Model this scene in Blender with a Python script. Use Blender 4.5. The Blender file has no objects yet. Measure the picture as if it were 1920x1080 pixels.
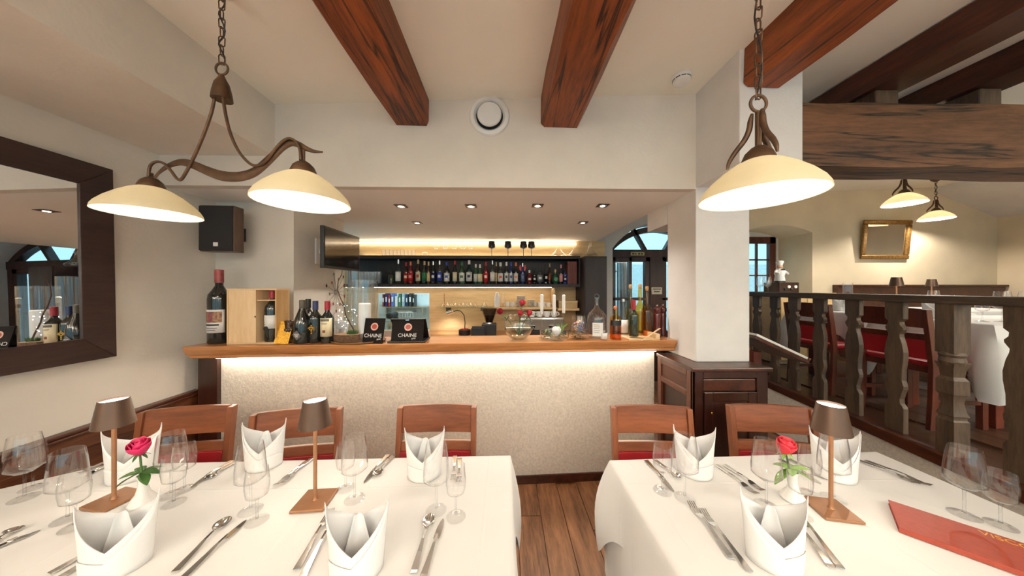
import bpy, bmesh, math, random
from math import sin, cos, pi, radians as R, sqrt, atan2
from mathutils import Vector, Matrix
random.seed(7)
SC = bpy.context.scene
COL = SC.collection
# ------------------------------------------------------------------ camera
YAW = math.atan(12/540)
EYE = 1.5
F = 540.0
cam_d = bpy.data.cameras.new('camera'); cam = bpy.data.objects.new('camera', cam_d); COL.objects.link(cam)
cam.location = (0, 0, EYE); cam.rotation_euler = (R(90), 0, -YAW)
cam_d.sensor_fit = 'HORIZONTAL'; cam_d.sensor_width = 36; cam_d.lens = F/1920*36; cam_d.clip_start = .02
SC.camera = cam
# ------------------------------------------------------------------ world (overcast daylight outside the windows)
wd = bpy.data.worlds.new('daylight'); SC.world = wd; wd.use_nodes = True
bg = wd.node_tree.nodes['Background']; bg.inputs[0].default_value = (.42, .78, .92, 1); bg.inputs[1].default_value = 1.0
SC.cycles.transparent_max_bounces = 40; SC.cycles.sample_clamp_indirect = 4.0
# ------------------------------------------------------------------ exposure
SC.view_settings.view_transform = 'Standard'; SC.view_settings.look = 'None'
SC.view_settings.gamma = 1; SC.view_settings.use_curve_mapping = False
SC.view_settings.exposure = 0.68
# light levels (watts)
W_PENDANT, W_FAR, W_FILL, W_SPOT, W_TABLE, W_FILL_UP, LED = 3.2, 44, 30, 17, .6, 680, 8.5
WARM = (1, .91, .79)

# ------------------------------------------------------------------ geometry helpers
def ray(px, py):
    u = (px-960)/F; v = (540-py)/F
    return Vector((u*cos(YAW)+sin(YAW), -u*sin(YAW)+cos(YAW), v))
def PY(px, py, Y): d = ray(px, py); t = Y/d.y; return Vector((d.x*t, Y, EYE+d.z*t))
def PX(px, py, X): d = ray(px, py); t = X/d.x; return Vector((X, d.y*t, EYE+d.z*t))
def PZ(px, py, z): d = ray(px, py); t = (z-EYE)/d.z; return Vector((d.x*t, d.y*t, z))
def PV(px, py, A, B):
    d = ray(px, py); n = Vector((-(B.y-A.y), B.x-A.x, 0)); t = (A.x*n.x+A.y*n.y)/(d.x*n.x+d.y*n.y)
    return Vector((d.x*t, d.y*t, EYE+d.z*t))

class MB:
    def __init__(s): s.v = []; s.f = []; s.mi = []; s.m = 0
    def add(s, vs, fs):
        o = len(s.v); s.v += [tuple(p) for p in vs]
        for f in fs: s.f.append(tuple(i+o for i in f)); s.mi.append(s.m)
        return s
    def box(s, x0, x1, y0, y1, z0, z1):
        return s.add([(x0,y0,z0),(x1,y0,z0),(x1,y1,z0),(x0,y1,z0),(x0,y0,z1),(x1,y0,z1),(x1,y1,z1),(x0,y1,z1)],
            [(0,3,2,1),(4,5,6,7),(0,1,5,4),(1,2,6,5),(2,3,7,6),(3,0,4,7)])
    def hexa(s, p):   # 8 points, bottom 4 ccw then top 4
        return s.add(p, [(0,3,2,1),(4,5,6,7),(0,1,5,4),(1,2,6,5),(2,3,7,6),(3,0,4,7)])
    def lathe(s, prof, n=24, c=(0,0,0), sx=1, sy=1, ph=0):
        vs = []; rows = []
        for r, z in prof:
            if r < 1e-6: rows.append([len(vs)]); vs.append((c[0], c[1], c[2]+z))
            else:
                rows.append(list(range(len(vs), len(vs)+n)))
                for k in range(n):
                    a = ph+2*pi*k/n; vs.append((c[0]+r*cos(a)*sx, c[1]+r*sin(a)*sy, c[2]+z))
        fs = []
        for A, B in zip(rows, rows[1:]):
            for k in range(n):
                k2 = (k+1) % n
                if len(A) == 1 and len(B) == 1: continue
                if len(A) == 1: fs.append((A[0], B[k2], B[k]))
                elif len(B) == 1: fs.append((A[k], A[k2], B[0]))
                else: fs.append((A[k], A[k2], B[k2], B[k]))
        return s.add(vs, fs)
    def tube(s, pts, r, n=8, closed=False, flat=1.0, up=None):
        pts = [Vector(p) for p in pts]; m = len(pts)
        rs = r if isinstance(r, (list, tuple)) else [r]*m
        vs = []; fs = []; ref = Vector(up) if up else None
        prev = None
        for i, p in enumerate(pts):
            if closed: t = pts[(i+1) % m]-pts[i-1]
            else: t = pts[min(i+1, m-1)]-pts[max(i-1, 0)]
            t.normalize()
            if prev is None:
                a = ref if ref else (Vector((0,0,1)) if abs(t.z) < .9 else Vector((1,0,0)))
            else: a = prev
            nrm = (a-t*a.dot(t))
            if nrm.length < 1e-6: nrm = Vector((1,0,0))-t*t.x
            nrm.normalize(); prev = nrm; b = t.cross(nrm)
            for k in range(n):
                an = 2*pi*k/n
                vs.append(p+nrm*cos(an)*rs[i]+b*sin(an)*rs[i]*flat)
        for i in range(m if closed else m-1):
            j = (i+1) % m
            for k in range(n):
                k2 = (k+1) % n
                fs.append((i*n+k, i*n+k2, j*n+k2, j*n+k))
        if not closed:
            fs.append(tuple(range(n-1, -1, -1))); fs.append(tuple((m-1)*n+k for k in range(n)))
        return s.add(vs, fs)
    def prism(s, poly, a, b, ax='z'):
        n = len(poly)
        def P(u, v, w): return {'z': (u, v, w), 'y': (u, w, v), 'x': (w, u, v)}[ax]
        vs = [P(u, v, a) for u, v in poly]+[P(u, v, b) for u, v in poly]
        fs = [tuple(range(n-1, -1, -1)), tuple(range(n, 2*n))]+[(i, (i+1) % n, n+(i+1) % n, n+i) for i in range(n)]
        return s.add(vs, fs)
    def ball(s, c, r, n=12, sq=(1,1,1)):
        m = max(5, n//2); prof = []
        o = len(s.v)
        for i in range(m+1):
            a = -pi/2+pi*i/m; prof.append((max(0, r*cos(a)) if 0 < i < m else 0, r*sin(a)*sq[2]))
        return s.lathe(prof, n, c, sq[0], sq[1])
    def grid(s, fn, nu, nv, thick=0):
        vs = [fn(i/nu, j/nv) for j in range(nv+1) for i in range(nu+1)]
        fs = [(j*(nu+1)+i, j*(nu+1)+i+1, (j+1)*(nu+1)+i+1, (j+1)*(nu+1)+i) for j in range(nv) for i in range(nu)]
        return s.add(vs, fs)
    def xf(s, M):
        s.v = [tuple(M @ Vector(p)) for p in s.v]; return s
    def build(s, name, mat, parent=None, loc=(0,0,0), rot=(0,0,0), smooth=None, bevel=0, solid=0, sub=0):
        me = bpy.data.meshes.new(name); me.from_pydata(s.v, [], s.f)
        mats = mat if isinstance(mat, (list, tuple)) else [mat]
        for m in mats: me.materials.append(m)
        if len(mats) > 1: me.polygons.foreach_set('material_index', s.mi)
        bm = bmesh.new(); bm.from_mesh(me); bmesh.ops.recalc_face_normals(bm, faces=bm.faces); bm.to_mesh(me); bm.free()
        if smooth is not None:
            me.polygons.foreach_set('use_smooth', [True]*len(me.polygons)); me.set_sharp_from_angle(angle=R(smooth))
        me.update()
        o = bpy.data.objects.new(name, me); COL.objects.link(o)
        o.location = loc; o.rotation_euler = rot
        if parent: o.parent = parent
        if solid:
            d = o.modifiers.new('solid', 'SOLIDIFY'); d.thickness = solid; d.offset = 0
        if sub:
            d = o.modifiers.new('sub', 'SUBSURF'); d.levels = sub; d.render_levels = sub
        if bevel:
            d = o.modifiers.new('bevel', 'BEVEL'); d.width = bevel; d.segments = 2; d.limit_method = 'ANGLE'; d.angle_limit = R(40)
        return o

def smooth_path(pts, rs, m=4):
    pts = [Vector(p) for p in pts]; n = len(pts); rs = rs if isinstance(rs, (list, tuple)) else [rs]*n; P = []; Q = []
    for i in range(n-1):
        a, b, c, d = pts[max(0,i-1)], pts[i], pts[i+1], pts[min(n-1,i+2)]
        for k in range(m):
            t = k/m; P.append(.5*((2*b)+(c-a)*t+(2*a-5*b+4*c-d)*t*t+(3*b-a-3*c+d)*t**3)); Q.append(rs[i]+(rs[i+1]-rs[i])*t)
    return P+[pts[-1]], Q+[rs[-1]]
def tag(o, label, cat=None, group=None, kind=None):
    if label: o['label'] = label
    if cat: o['category'] = cat
    if group: o['group'] = group
    if kind: o['kind'] = kind
    return o
def thing(name, label, cat, loc=(0,0,0), rz=0, group=None):
    o = bpy.data.objects.new(name, None); COL.objects.link(o); o.empty_display_size = .05
    o.location = loc; o.rotation_euler = (0, 0, rz)
    return tag(o, label, cat, group)
def struct(o, label=None): o['kind'] = 'structure'; (o.__setitem__('label', label) if label else None); return o
def dup(root, loc=None, rz=None, label=None, group=None, scale=None):
    r = root.copy(); COL.objects.link(r)
    if loc is not None: r.location = loc
    if rz is not None: r.rotation_euler = (0, 0, rz)
    if scale: r.scale = (scale,)*3
    if label: r['label'] = label
    if group: r['group'] = group
    for ch in root.children:
        c = ch.copy(); COL.objects.link(c); c.parent = r
        for g in ch.children:
            d = g.copy(); COL.objects.link(d); d.parent = c
    return r
def light(name, kind, W, col, parent, loc, rot=(0,0,0), size=.03, spot=None, blend=.5):
    d = bpy.data.lights.new(name, kind); d.energy = W; d.color = col; d.shadow_soft_size = size
    if kind == 'SPOT': d.spot_size = spot; d.spot_blend = blend
    o = bpy.data.objects.new(name, d); COL.objects.link(o); o.location = loc; o.rotation_euler = rot; o.parent = parent
    return o

# ------------------------------------------------------------------ materials
def nodes(name):
    m = bpy.data.materials.new(name); m.use_nodes = True; nt = m.node_tree; nt.nodes.clear()
    out = nt.nodes.new('ShaderNodeOutputMaterial'); return m, nt, out
def N(nt, t, **kw):
    n = nt.nodes.new(t)
    for k, v in kw.items():
        if k.startswith('i_'): n.inputs[int(k[2:]) if k[2:].isdigit() else k[2:].replace('_', ' ')].default_value = v
        else: setattr(n, k, v)
    return n
def c4(c): return (c[0], c[1], c[2], 1)
def srgb(r, g, b):
    f = lambda x: (x/255/12.92) if x/255 <= .04045 else ((x/255+.055)/1.055)**2.4
    return (f(r), f(g), f(b))
MC = {}
def plain(name, col, rough=.5, metal=0, var=.12, vs=18, bump=0, bs=60, stretch=(1,1,1), col2=None, spec=.5, coat=0, detail=4, sheen=0):
    """principled with a noise-driven colour drift and optional bump"""
    if name in MC: return MC[name]
    m, nt, out = nodes(name); L = nt.links.new
    p = N(nt, 'ShaderNodeBsdfPrincipled'); L(p.outputs[0], out.inputs[0])
    p.inputs['Roughness'].default_value = rough; p.inputs['Metallic'].default_value = metal
    p.inputs['Specular IOR Level'].default_value = spec; p.inputs['Coat Weight'].default_value = coat
    p.inputs['Coat Roughness'].default_value = .15
    tc = N(nt, 'ShaderNodeTexCoord'); mp = N(nt, 'ShaderNodeMapping'); mp.inputs['Scale'].default_value = stretch
    L(tc.outputs['Object'], mp.inputs[0])
    nz = N(nt, 'ShaderNodeTexNoise'); nz.inputs['Scale'].default_value = vs; nz.inputs['Detail'].default_value = detail
    L(mp.outputs[0], nz.inputs[0])
    cr = N(nt, 'ShaderNodeValToRGB'); cr.color_ramp.elements[0].position = .3; cr.color_ramp.elements[1].position = .72
    a = col2 if col2 else tuple(max(0, x*(1-var)) for x in col); b = col if col2 else tuple(min(1, x*(1+var*.6)) for x in col)
    cr.color_ramp.elements[0].color = c4(a); cr.color_ramp.elements[1].color = c4(b)
    L(nz.outputs[0], cr.inputs[0]); L(cr.outputs[0], p.inputs['Base Color'])
    if bump:
        n2 = N(nt, 'ShaderNodeTexNoise'); n2.inputs['Scale'].default_value = bs; n2.inputs['Detail'].default_value = 3
        L(mp.outputs[0], n2.inputs[0]); bp = N(nt, 'ShaderNodeBump'); bp.inputs['Strength'].default_value = bump; bp.inputs['Distance'].default_value = .004
        L(n2.outputs[0], bp.inputs['Height']); L(bp.outputs[0], p.inputs['Normal'])
    MC[name] = m; return m
def wood(name, dark, light_, along='x', scale=6, rough=.4, ring=9, coat=.0, spec=.4, bump=.15, cracks=0):
    if name in MC: return MC[name]
    m, nt, out = nodes(name); L = nt.links.new
    p = N(nt, 'ShaderNodeBsdfPrincipled'); L(p.outputs[0], out.inputs[0]); p.inputs['Roughness'].default_value = rough
    p.inputs['Specular IOR Level'].default_value = spec; p.inputs['Coat Weight'].default_value = coat; p.inputs['Coat Roughness'].default_value = .12
    tc = N(nt, 'ShaderNodeTexCoord'); oi = N(nt, 'ShaderNodeObjectInfo')
    ad = N(nt, 'ShaderNodeVectorMath', operation='ADD'); mu = N(nt, 'ShaderNodeVectorMath', operation='SCALE'); mu.inputs[3].default_value = 9.0
    cx = N(nt, 'ShaderNodeCombineXYZ'); L(oi.outputs['Random'], cx.inputs[0]); L(oi.outputs['Random'], cx.inputs[1]); L(oi.outputs['Random'], cx.inputs[2])
    L(cx.outputs[0], mu.inputs[0]); L(tc.outputs['Object'], ad.inputs[0]); L(mu.outputs[0], ad.inputs[1])
    mp = N(nt, 'ShaderNodeMapping'); s = {'x': (.12, 1, 1), 'y': (1, .12, 1), 'z': (1, 1, .12)}[along]
    mp.inputs['Scale'].default_value = tuple(k*scale for k in s); L(ad.outputs[0], mp.inputs[0])
    n1 = N(nt, 'ShaderNodeTexNoise'); n1.inputs['Scale'].default_value = 1.6; n1.inputs['Detail'].default_value = 6; n1.inputs['Roughness'].default_value = .62; n1.inputs['Distortion'].default_value = .6
    n2 = N(nt, 'ShaderNodeTexNoise'); n2.inputs['Scale'].default_value = ring; n2.inputs['Detail'].default_value = 5; n2.inputs['Roughness'].default_value = .7
    L(mp.outputs[0], n1.inputs[0]); L(mp.outputs[0], n2.inputs[0])
    mx = N(nt, 'ShaderNodeMath', operation='MULTIPLY_ADD'); mx.inputs[1].default_value = .45; L(n2.outputs[0], mx.inputs[0]); 
    ml = N(nt, 'ShaderNodeMath', operation='MULTIPLY'); ml.inputs[1].default_value = .6; L(n1.outputs[0], ml.inputs[0]); L(ml.outputs[0], mx.inputs[2])
    cr = N(nt, 'ShaderNodeValToRGB'); cr.color_ramp.elements[0].position = .36; cr.color_ramp.elements[1].position = .66
    cr.color_ramp.elements[0].color = c4(dark); cr.color_ramp.elements[1].color = c4(light_); L(mx.outputs[0], cr.inputs[0])
    col_out = cr.outputs[0]
    if cracks:
        m3 = N(nt, 'ShaderNodeMapping'); s3 = {'x': (.35, 7, 7), 'y': (7, .35, 7), 'z': (7, 7, .35)}[along]; m3.inputs['Scale'].default_value = s3; L(ad.outputs[0], m3.inputs[0])
        n3 = N(nt, 'ShaderNodeTexNoise'); n3.inputs['Scale'].default_value = 1.1; n3.inputs['Detail'].default_value = 4; n3.inputs['Distortion'].default_value = .3; L(m3.outputs[0], n3.inputs[0])
        ab = N(nt, 'ShaderNodeMath', operation='SUBTRACT'); ab.inputs[1].default_value = .5; L(n3.outputs[0], ab.inputs[0])
        a2 = N(nt, 'ShaderNodeMath', operation='ABSOLUTE'); L(ab.outputs[0], a2.inputs[0])
        r3 = N(nt, 'ShaderNodeMapRange'); r3.inputs[1].default_value = .0; r3.inputs[2].default_value = .02; L(a2.outputs[0], r3.inputs[0])
        mc = N(nt, 'ShaderNodeMix', data_type='RGBA'); L(r3.outputs[0], mc.inputs[0]); mc.inputs[6].default_value = c4(tuple(x*.25 for x in dark)); L(cr.outputs[0], mc.inputs[7]); col_out = mc.outputs[2]
    L(col_out, p.inputs['Base Color'])
    bp = N(nt, 'ShaderNodeBump'); bp.inputs['Strength'].default_value = bump; bp.inputs['Distance'].default_value = .003; L(mx.outputs[0], bp.inputs['Height']); L(bp.outputs[0], p.inputs['Normal'])
    MC[name] = m; return m
def thin_glass(name, tint=(1,1,1), refl=1.0, edge=(.55,.57,.59), rough=.02):
    if name in MC: return MC[name]
    m, nt, out = nodes(name); L = nt.links.new
    tr = N(nt, 'ShaderNodeBsdfTransparent'); gl = N(nt, 'ShaderNodeBsdfGlossy'); gl.inputs['Roughness'].default_value = rough; gl.inputs[0].default_value = (1,1,1,1)
    lw0 = N(nt, 'ShaderNodeLayerWeight'); lw0.inputs[0].default_value = .5
    lw = N(nt, 'ShaderNodeMath', operation='POWER'); lw.inputs[1].default_value = 4.5; L(lw0.outputs['Facing'], lw.inputs[0])
    nz = N(nt, 'ShaderNodeTexNoise'); nz.inputs['Scale'].default_value = 3
    mxc = N(nt, 'ShaderNodeMix', data_type='RGBA'); L(lw.outputs[0], mxc.inputs[0])
    mxc.inputs[6].default_value = c4(tint); mxc.inputs[7].default_value = c4(tuple(a*b for a, b in zip(tint, edge))); L(mxc.outputs[2], tr.inputs[0])
    lf = N(nt, 'ShaderNodeLayerWeight'); lf.inputs[0].default_value = .5
    pw5 = N(nt, 'ShaderNodeMath', operation='POWER'); pw5.inputs[1].default_value = 4.0; L(lf.outputs['Facing'], pw5.inputs[0])
    mm = N(nt, 'ShaderNodeMath', operation='MULTIPLY_ADD'); mm.inputs[1].default_value = .85*refl; mm.inputs[2].default_value = .045*refl; mm.use_clamp = True; L(pw5.outputs[0], mm.inputs[0])
    ms = N(nt, 'ShaderNodeMixShader'); L(mm.outputs[0], ms.inputs[0]); L(tr.outputs[0], ms.inputs[1]); L(gl.outputs[0], ms.inputs[2]); L(ms.outputs[0], out.inputs[0])
    MC[name] = m; return m
def emit(name, col, s):
    if name in MC: return MC[name]
    m, nt, out = nodes(name); e = N(nt, 'ShaderNodeEmission'); e.inputs[0].default_value = c4(col); e.inputs[1].default_value = s
    nt.links.new(e.outputs[0], out.inputs[0]); MC[name] = m; return m
def translucent(name, col, mixf=.55, var=.06):
    m, nt, out = nodes(name); L = nt.links.new
    tc = N(nt, 'ShaderNodeTexCoord'); nz = N(nt, 'ShaderNodeTexNoise'); nz.inputs['Scale'].default_value = 9; nz.inputs['Detail'].default_value = 3; nz.inputs['Distortion'].default_value = 1
    L(tc.outputs['Object'], nz.inputs[0]); cr = N(nt, 'ShaderNodeValToRGB'); cr.color_ramp.elements[0].color = c4(tuple(x*(1-var*2) for x in col)); cr.color_ramp.elements[1].color = c4(col); L(nz.outputs[0], cr.inputs[0])
    d = N(nt, 'ShaderNodeBsdfDiffuse'); t = N(nt, 'ShaderNodeBsdfTranslucent'); L(cr.outputs[0], d.inputs[0]); L(cr.outputs[0], t.inputs[0])
    ms = N(nt, 'ShaderNodeMixShader'); ms.inputs[0].default_value = mixf; L(d.outputs[0], ms.inputs[1]); L(t.outputs[0], ms.inputs[2])
    gl = N(nt, 'ShaderNodeBsdfGlossy'); gl.inputs['Roughness'].default_value = .25
    m2 = N(nt, 'ShaderNodeMixShader'); m2.inputs[0].default_value = .04; L(ms.outputs[0], m2.inputs[1]); L(gl.outputs[0], m2.inputs[2]); L(m2.outputs[0], out.inputs[0])
    MC[name] = m; return m

plaster = plain('wall_plaster', (.74,.69,.62), .85, var=.07, vs=3.5, bump=.25, bs=45, detail=6)
ceilmat = plain('ceiling_plaster', (.90,.86,.77), .9, var=.03, vs=2, bump=.1, bs=60)
white_pl = plain('pillar_plaster', (.74,.72,.70), .85, var=.05, vs=6, bump=.25, bs=70)
ochre = plain('dining_room_plaster', (.74,.625,.45), .85, var=.10, vs=2.2, bump=.2, bs=30, detail=6)
wallpaper = plain('bar_wallpaper', (.74,.68,.60), .7, var=.14, vs=60, bump=.6, bs=80, detail=2)
beamwood = wood('beam_wood', srgb(76,32,12), srgb(150,76,32), 'y', 7, .5, 10, bump=.5, cracks=1)
crosswood = wood('cross_beam_wood', srgb(50,32,21), srgb(118,80,53), 'x', 6, .65, 11, bump=1.0, cracks=1)
darkwood = wood('dark_wood', srgb(28,13,9), srgb(62,32,22), 'z', 8, .32, 9, coat=.2)
darkwood_h = wood('dark_wood_horizontal', srgb(34,15,9), srgb(84,44,28), 'y', 7, .35, 9, coat=.15)
panelwood = wood('bench_wood', srgb(58,30,18), srgb(112,66,42), 'y', 7, .38, 9, coat=.15)
blackwood = wood('black_brown_veneer', srgb(26,20,22), srgb(46,38,40), 'z', 10, .5, 12)
rustic = wood('baluster_wood', srgb(42,32,25), srgb(92,74,58), 'z', 9, .5, 11, bump=.5)
railwood = wood('rail_wood', srgb(44,34,27), srgb(88,72,58), 'y', 9, .5, 11, bump=.4)
chairwood = wood('chair_wood', srgb(96,52,31), srgb(138,80,49), 'x', 7, .3, 10, coat=.25)
counterwood = wood('counter_wood', srgb(150,96,54), srgb(190,132,82), 'x', 5, .28, 9, coat=.3)
veneer = wood('pale_veneer', srgb(196,160,112), srgb(224,194,148), 'x', 4, .5, 10)
pine = wood('pine', srgb(206,170,124), srgb(228,198,158), 'z', 6, .55, 8)
plankwood = wood('plank_wood', srgb(78,50,32), srgb(154,108,74), 'y', 9, .38, 7, coat=.1)
platwood = wood('platform_wood', srgb(36,22,15), srgb(84,56,38), 'y', 8, .35, 7, coat=.2)
framewood = wood('mirror_frame_wood', srgb(38,24,22), srgb(58,40,36), 'y', 9, .4, 10)
winwood = wood('window_wood', srgb(36,20,16), srgb(70,40,30), 'z', 8, .4, 10)
cloth = plain('table_linen', (.72,.71,.695), .85, var=.03, vs=5, bump=.12, bs=7, sheen=.2)
def add_creases(m, step=.30):
    nt = m.node_tree; L = nt.links.new; tc = N(nt, 'ShaderNodeTexCoord'); sp = N(nt, 'ShaderNodeSeparateXYZ'); L(tc.outputs['Object'], sp.inputs[0]); hs = []
    for ax_, off in ((0, .07), (1, .11)):
        ad = N(nt, 'ShaderNodeMath', operation='ADD'); ad.inputs[1].default_value = off+6; L(sp.outputs[ax_], ad.inputs[0])
        pp = N(nt, 'ShaderNodeMath', operation='PINGPONG'); pp.inputs[1].default_value = step; L(ad.outputs[0], pp.inputs[0])
        mr = N(nt, 'ShaderNodeMapRange'); mr.inputs[1].default_value = 0; mr.inputs[2].default_value = .006; mr.inputs[3].default_value = 1; mr.inputs[4].default_value = 0; L(pp.outputs[0], mr.inputs[0]); hs.append(mr)
    mx = N(nt, 'ShaderNodeMath', operation='MAXIMUM'); L(hs[0].outputs[0], mx.inputs[0]); L(hs[1].outputs[0], mx.inputs[1])
    b0 = [n for n in nt.nodes if n.type == 'BUMP'][0]; p = [n for n in nt.nodes if n.type == 'BSDF_PRINCIPLED'][0]
    b1 = N(nt, 'ShaderNodeBump'); b1.inputs['Strength'].default_value = .5; b1.inputs['Distance'].default_value = .0012; L(mx.outputs[0], b1.inputs['Height']); L(b0.outputs[0], b1.inputs['Normal']); L(b1.outputs[0], p.inputs['Normal'])
add_creases(cloth)
napk = plain('napkin_linen', (.78,.775,.77), .85, var=.03, vs=9, bump=.1, bs=200)
redleather = plain('red_leather', srgb(150,22,30), .35, var=.15, vs=12)
bronze = plain('antique_bronze', srgb(92,68,48), .45, .45, var=.35, vs=30)
copper = plain('lamp_bronze', srgb(156,112,80), .38, .45, var=.1, vs=30)
shade_br = plain('lamp_shade_bronze', srgb(92,72,60), .4, .6, var=.08, vs=20)
steel = plain('cutlery_steel', (.72,.70,.67), .16, 1, var=.05, vs=40)
chrome = plain('chrome', (.8,.8,.8), .08, 1, var=.03)
black = plain('black_plastic', (.012,.012,.014), .4, var=.2)
charcoal = plain('charcoal_fabric', (.02,.02,.022), .9, var=.3, vs=300)
whitepl = plain('white_plastic', (.8,.79,.77), .4, var=.03)
porcelain = plain('porcelain', (.86,.85,.83), .18, var=.02)
paper = plain('paper', (.82,.80,.76), .8, var=.04)
gold = plain('gold_foil', srgb(196,146,52), .3, .8, var=.25, vs=60)
goldprint = plain('gold_print', srgb(214,160,70), .5, .2, var=.1)
glass = thin_glass('clear_glass')
bottleglass = plain('dark_bottle_glass', (.012,.014,.012), .08, var=.3, spec=.7)
greenglass = plain('green_bottle_glass', (.02,.07,.035), .08, var=.3, spec=.7)
amberglass = thin_glass('amber_liquor', (.93,.62,.24), 1, (.6,.45,.3))
goldglass = thin_glass('golden_liquor', (.93,.66,.25), 1, (.75,.6,.4))
water = thin_glass('water', (.86,.9,.86), 1, (.6,.65,.6))
pane = thin_glass('window_pane', (.97,.99,1), .6, (.9,.95,1))
leafm = plain('leaf', srgb(58,96,40), .5, var=.4, vs=25)
stemm = plain('stem_green', srgb(70,104,52), .5, var=.2)
rose_p = plain('rose_petal_pink', srgb(206,28,92), .5, var=.25, vs=20)
rose_r = plain('rose_petal_red', srgb(216,48,66), .5, var=.25, vs=20)
rose_d = plain('rose_petal_crimson', srgb(170,20,44), .5, var=.3, vs=20)
candle = plain('candle_wax', (.80,.78,.74), .5, var=.04)
mirror = plain('mirror_glass', (.86,.87,.88), .0, 1, var=.005)
shade_gl = translucent('shade_glass', (.97,.90,.70), .5)
def solid_glass(name):
    m, nt, out = nodes(name); L = nt.links.new
    g = N(nt, 'ShaderNodeBsdfGlass'); g.inputs['IOR'].default_value = 1.45; g.inputs['Roughness'].default_value = .0
    t = N(nt, 'ShaderNodeBsdfTransparent'); t.inputs[0].default_value = (.97,.98,.98,1)
    lw = N(nt, 'ShaderNodeLayerWeight'); lw.inputs[0].default_value = .5; mr = N(nt, 'ShaderNodeMapRange'); mr.inputs[1].default_value = .3; mr.inputs[3].default_value = .10; mr.inputs[4].default_value = .75; L(lw.outputs['Facing'], mr.inputs[0])
    ms = N(nt, 'ShaderNodeMixShader'); L(mr.outputs[0], ms.inputs[0]); L(t.outputs[0], ms.inputs[1]); L(g.outputs[0], ms.inputs[2]); L(ms.outputs[0], out.inputs[0]); MC[name] = m; return m
stemglass = solid_glass('stem_glass')
cork = plain('cork', srgb(190,140,84), .8, var=.2, vs=80)
led_w = emit('led_warm', (1,.82,.58), LED)
# ================================================================== THE SETTING
def ceil_z(x): return 2.76+.0395*x
XL, YF, PXL, PXR = -2.246, 1.917, 1.285, 1.655
# main floor with planks
base = struct(MB().box(XL-.1, 3.0, -3.2, 4.9, -.12, -.012).build('floor', plankwood), 'brown wooden plank floor of the dining room')
pw = .155
plank_meshes = []
for k in range(3):
    o = MB().box(0, pw-.004, 0, 1.196, -.012, 0).build('plank', plankwood, base, bevel=.0015); plank_meshes.append(o)
first = list(plank_meshes)
x = XL; ci = 0
while x < 2.5:
    y = -1.1-((ci*37) % 100)/100*1.1; r = 0
    while y < 2.18:
        if y > -1.9:
            o = first.pop() if first else plank_meshes[(ci+r) % 3].copy()
            if not o.users_collection: COL.objects.link(o)
            o.location = (x, y, 0)
        y += 1.2; r += 1
    x += pw; ci += 1
# walls
struct(MB().box(XL-.15, XL, -3.2, 2.28, 0, 2.9).build('wall_left', plaster), 'pale plaster wall carrying the big mirror')
struct(MB().box(XL-.15, -1.65, 2.28, 2.97, 0, 2.6).build('wall_bar_side', plaster), 'grey plaster wall block beside the bar counter')
struct(MB().box(-3.2, -2.95, 2.97, 6.0, 0, 2.7).build('wall_bar_end', plaster))
struct(MB().box(XL, PXL, YF, YF+.06, 2.167, 2.95).build('wall_fascia', plaster), 'plaster fascia above the bar where the beams end')
sof = struct(MB().box(-2.95, PXL, YF+.0605, 4.25, 2.167, 2.30).build('ceiling_soffit', plain('soffit_paint', (.92,.90,.86), .9, var=.02, vs=2)), 'lowered white ceiling over the bar')
struct(MB().hexa([(XL-.1,-3.2,ceil_z(XL-.1)),(7.8,-3.2,ceil_z(7.8)),(7.8,4.9,ceil_z(7.8)),(XL-.1,4.9,ceil_z(XL-.1)),
    (XL-.1,-3.2,3.4),(7.8,-3.2,3.4),(7.8,4.9,3.4),(XL-.1,4.9,3.4)]).build('ceiling', ceilmat), 'cream plaster ceiling between the beams')
struct(MB().box(XL, -1.509, -3.2, YF, 2.363, 2.95).build('ceiling_boxing', plaster), 'boxed plaster step along the left wall')
# pillar, bulkhead, lintel
struct(MB().box(PXL, PXR, YF, 2.26, 1.0, 2.2).build('wall_pillar', white_pl, bevel=.006), 'white plaster pillar standing on the dark cabinet')
struct(MB().box(PXL, 1.64, 1.552, 2.58, 2.18, 3.0).build('wall_bulkhead', white_pl, bevel=.006), 'plaster block above the pillar')
struct(MB().box(PXL, PXR, 2.262, 2.58, 2.006, 2.18).build('wall_lintel', white_pl))
# back of the house
bk = MB().box(XL-.15, 7.8, -3.3, -3.2, 0, .35).box(XL-.15, 7.8, -3.3, -3.2, 2.6, 3.4)
for xk in (XL-.15, -.2, 1.6, 3.4, 5.2, 7.0): bk.box(xk, xk+.3, -3.3, -3.2, .35, 2.6)  # wide openings between the posts are added to let cool daylight fill the room
struct(bk.build('wall_back', plaster), 'unseen rear wall with a row of large openings added for daylight')
struct(MB().box(7.45, 7.6, -3.3, 4.9, 0, 3.3).build('wall_right', ochre))
# outer facade wall, inner face at Y 4.2, with the arched door and the alcove window
def arch(xc, w, z0, h, n=16):   # segmental arch, list of points left to right
    r = (w*w+h*h)/(2*h); a = math.asin(min(1, w/r))
    return [(xc+r*sin(-a+2*a*k/n), z0+h-r+r*cos(-a+2*a*k/n)) for k in range(n+1)]
DX, DW, DZ, DH = 2.44, .80, 2.10, .40      # door arch
AX0, AX1 = 3.55, 4.58                          # alcove
fa = MB()
def wall_with_arch(mb, x0, x1, ztop, pts, y0, y1, zb=0):
    mb.box(x0, pts[0][0], y0, y1, zb, ztop); mb.box(pts[-1][0], x1, y0, y1, zb, ztop)
    for (xa, za), (xb, zb2) in zip(pts, pts[1:]):
        mb.hexa([(xa,y0,za),(xb,y0,zb2),(xb,y1,zb2),(xa,y1,za),(xa,y0,ztop),(xb,y0,ztop),(xb,y1,ztop),(xa,y1,ztop)])
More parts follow.
